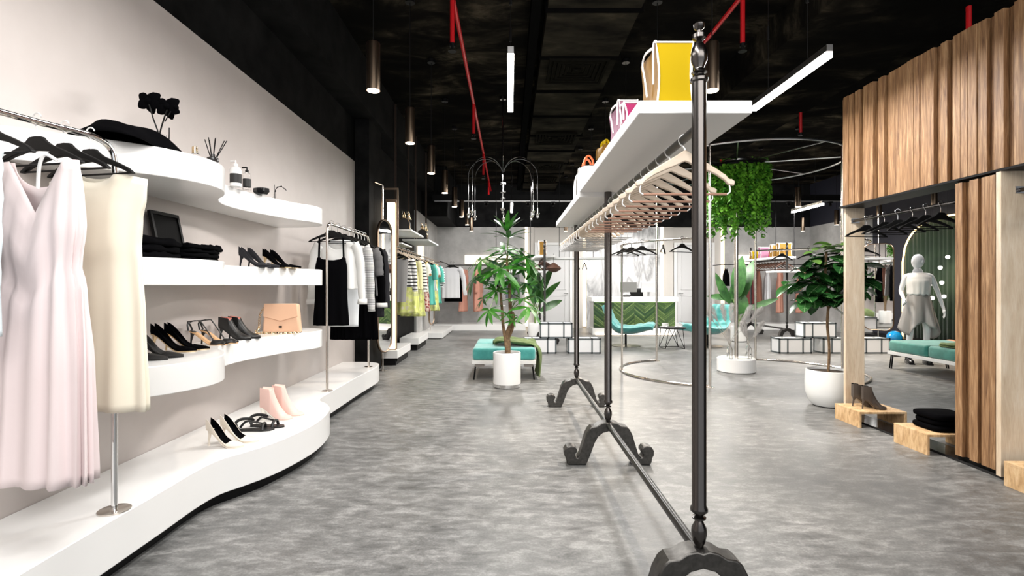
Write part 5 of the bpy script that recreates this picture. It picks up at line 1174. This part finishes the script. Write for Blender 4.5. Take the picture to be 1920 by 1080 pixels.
K=list(J); vv=[J[k][:3] for k in K]; rad=[J[k][3:] for k in K]; ee=[(K.index(a),K.index(b)) for a,b in E]
def fingers(wr,d,side):
    w=Vector(J[wr][:3]); d=Vector(d).normalized(); s=Vector(side).normalized(); n0=d.cross(s)
    pi=len(vv); vv.append(tuple(w+d*.05)); rad.append((.026,.016)); ee.append((K.index(wr),pi))
    for i,l in enumerate((.062,.072,.068,.054)):
        b=len(vv); o=s*(.021-.014*i); vv.append(tuple(w+d*.085+o)); rad.append((.0095,.0095)); ee.append((pi,b))
        vv.append(tuple(w+d*(.085+l*.55)+o*1.15+n0*.006)); rad.append((.0085,.0085)); ee.append((b,b+1))
        vv.append(tuple(w+d*(.085+l)+o*1.2+n0*.022)); rad.append((.007,.007)); ee.append((b+1,b+2))
    b=len(vv); vv.append(tuple(w+d*.045+s*.038+n0*.012)); rad.append((.010,.010)); ee.append((pi,b)); vv.append(tuple(w+d*.085+s*.050+n0*.02)); rad.append((.008,.008)); ee.append((b,b+1))
fingers('wR',(.12,-.12,-1),(0,-1,.1)); fingers('wL',(-.35,-.9,-.25),(.4,-.2,1))
bmn.from_pydata(vv,ee,[]); bo=bpy.data.objects.new('body',bmn); COL.objects.link(bo); bo.parent=t; bmn.materials.append(mq)
sk=bo.modifiers.new('skin','SKIN'); bmn.skin_vertices  # ensure layer
for i,(a,b) in enumerate(rad): bmn.skin_vertices[0].data[i].radius=(a,b)
for i in range(len(vv)): bmn.skin_vertices[0].data[i].use_root=(i==0)
sk.use_smooth_shade=True
sb=bo.modifiers.new('sub','SUBSURF'); sb.levels=sb.render_levels=2
# head: faceted egg with nose, brow and ears
m=MB(); rings=[]; n=28
for k in range(17):
    th=PI*k/16; z_=-cos(th); rr_=sin(th); ring=[]
    for i in range(n):
        a=2*PI*i/n; c,s=cos(a),sin(a); w_=.074*rr_*(1-.22*max(0,-z_)); d_=.095*rr_
        y=d_*s-(.0); x=w_*c
        if s<-.5 and abs(c)<.32:
            g=math.exp(-((z_+.12)/.14)**2)*math.exp(-(c/.16)**2); y-=.022*g
            g2=math.exp(-((z_-.10)/.07)**2)*math.exp(-((abs(c)-.22)/.1)**2); y+=.007*g2
        if s<-.6: y+=.006*math.exp(-((z_+.36)/.04)**2)*math.exp(-(c/.25)**2)
        ring.append((x,y-.012*max(0,-z_),z_*.118))
    rings.append(ring)
m.loft(rings,True,True); m.ball((.074,.01,-.01),.02,8,6,(.35,.8,1.3)); m.ball((-.074,.01,-.01),.02,8,6,(.35,.8,1.3))
h=m.build('head',mq,t,(-.01,-.01,1.63),R(-62),smooth=80)
# clothes as children
wtop=mat('white_satin_top',(.74,.74,.73),.6)
rings=[]
for k in range(15):
    u=k/14; z_=lerp(1.10,1.44,u); w_,d_=interp([(0,.145,.12),(.25,.15,.125),(.6,.165,.13),(.85,.165,.105),(1,.075,.062)],u)
    rings.append([(w_*cos(2*PI*i/48)*(1+.03*sin(i*2.1)*(1-u)),d_*sin(2*PI*i/48)*(1+.05*sin(i*1.7)*(1-u)),z_+(.012*sin(i*1.3) if k==0 else 0)) for i in range(48)])
MB().loft(rings).build('blouse',wtop,t,smooth=80,solid=.004)
gs=mat('grey_satin',(.30,.29,.28),.35,metal=.3)
rings=[]
for k in range(17):
    u=k/16; ring=[]
    for i in range(72):
        a=2*PI*i/72; w_=lerp(.135,.245,u**.9); d_=lerp(.105,.21,u**.9); f=1+.16*u*sin(6*a+1)+.05*u*sin(11*a); zz=lerp(1.13,.62,u)-.18*u*max(0,sin(2*a+.6))**2-.05*u*sin(5*a)
        ring.append((w_*cos(a)*f,d_*sin(a)*f,zz))
    rings.append(ring)
MB().loft(rings).build('skirt',gs,t,smooth=80,solid=.004)
for sg,(x,y) in ((1,(.11,.02)),(-1,(-.13,0))):
    m=MB(); m.tube([(x,y,.30),(x,y,.2),(x,y+.005,.10),(x,y-.01,.06)],[.058,.052,.045,.048],16)
    m.loft([[(x+.043*w_*cos(2*PI*i/16),y+yy+.0*sin(2*PI*i/16),.035+hh*max(-.5,sin(2*PI*i/16))) for i in range(16)] for yy,w_,hh in ((.05,.8,.05),(.0,1,.07),(-.06,1,.055),(-.12,1,.04),(-.165,.7,.03),(-.18,.2,.015))],True,True)
    m.box(x-.035,x+.035,y+.0,y+.06,0,.06).box(x-.04,x+.04,y-.17,y-.04,0,.02); m.build('boot',blackgl,t,smooth=60)
WORLD=1.0; EXPO=.1; SPOTE=45
ALIGHTS=[(0,1.2,42),(0,4.3,75),(2.3,4.3,60),(0,8,85),(2.3,8,75),(0,11,100),(4.5,11,110),(6.4,11,100),(6.4,8.6,35),(3.2,13.6,85),(-1.0,2,30)]  # light of the linear lamps, plus added fill lights that have no fixture
XLIGHTS=[((1.5,-1.2,3.3),(math.radians(58),0,0),5,1.6,170),((-.4,12.9,3.3),(math.radians(50),0,0),2,.4,28),((3.4,12.9,3.3),(math.radians(50),0,0),3,.4,22),((7.0,12.9,3.3),(math.radians(50),0,0),2,.4,30)]  # added fill: one behind the camera, three tilted at the back wall, no fixtures
MARBLE_FILL=[(3.3,14.9,2.9)]  # added warm area light in front of the marble, without a lamp body
# ================================================================ LIGHT AND CAMERA
w=bpy.data.worlds.new('world'); sc.world=w; w.use_nodes=True; bg=w.node_tree.nodes['Background']; bg.inputs['Color'].default_value=(.93,.96,1,1); bg.inputs['Strength'].default_value=WORLD
def area(loc,rot,sx,sy,e,col=(1,.97,.94),spread=180):
    l=bpy.data.lights.new('lamp_and_fill_light','AREA'); l.shape='RECTANGLE'; l.size=sx; l.size_y=sy; l.energy=e; l.color=col; l.spread=R(spread)
    o=bpy.data.objects.new('lamp_and_fill_light',l); COL.objects.link(o); o.location=loc; o.rotation_euler=rot; return o
for x,y,e in ALIGHTS: area((x,y,2.86),(0,0,0),.3,1.3,e)
for loc,rot,sx,sy,e in XLIGHTS: area(loc,rot,sx,sy,e,(1,.97,.94))
for x,k in ((-1.02,0),(-1.02,1),(-1.02,2),(-1.02,3),(-1.02,4),(-1.02,6),(1.52,0),(1.52,1),(1.52,2),(1.52,4),(1.52,6),(5.37,3),(5.37,4),(5.37,6),(7.9,3),(7.9,4),(7.9,6)):
    spot((x,3.84+1.42*k,2.69),SPOTE*(3.6 if x==1.52 and k<3 else (4.5 if x>5 and k<5 else 1)))
for x,y,z_ in MARBLE_FILL: 
    l=bpy.data.lights.new('marble_wall_fill','AREA'); l.shape='RECTANGLE'; l.size=.1; l.size_y=2.4; l.energy=40; l.color=(1,.85,.66)
    o=bpy.data.objects.new('marble_wall_fill',l); COL.objects.link(o); o.location=(x,y,z_); o.rotation_euler=(R(-90),0,0)
cam=bpy.data.cameras.new('camera'); co=bpy.data.objects.new('camera',cam); COL.objects.link(co); co.location=(0,0,EYE); co.rotation_euler=(R(90),0,0)
cam.sensor_width=36; cam.lens=36*F/1920; cam.shift_x=5/1920; cam.shift_y=-5/1920; cam.clip_start=.05; cam.clip_end=100; sc.camera=co
sc.view_settings.view_transform='Standard'; sc.view_settings.look='None'; sc.view_settings.exposure=EXPO; sc.view_settings.gamma=1
try: sc.view_settings.use_curve_mapping=False
except Exception: pass
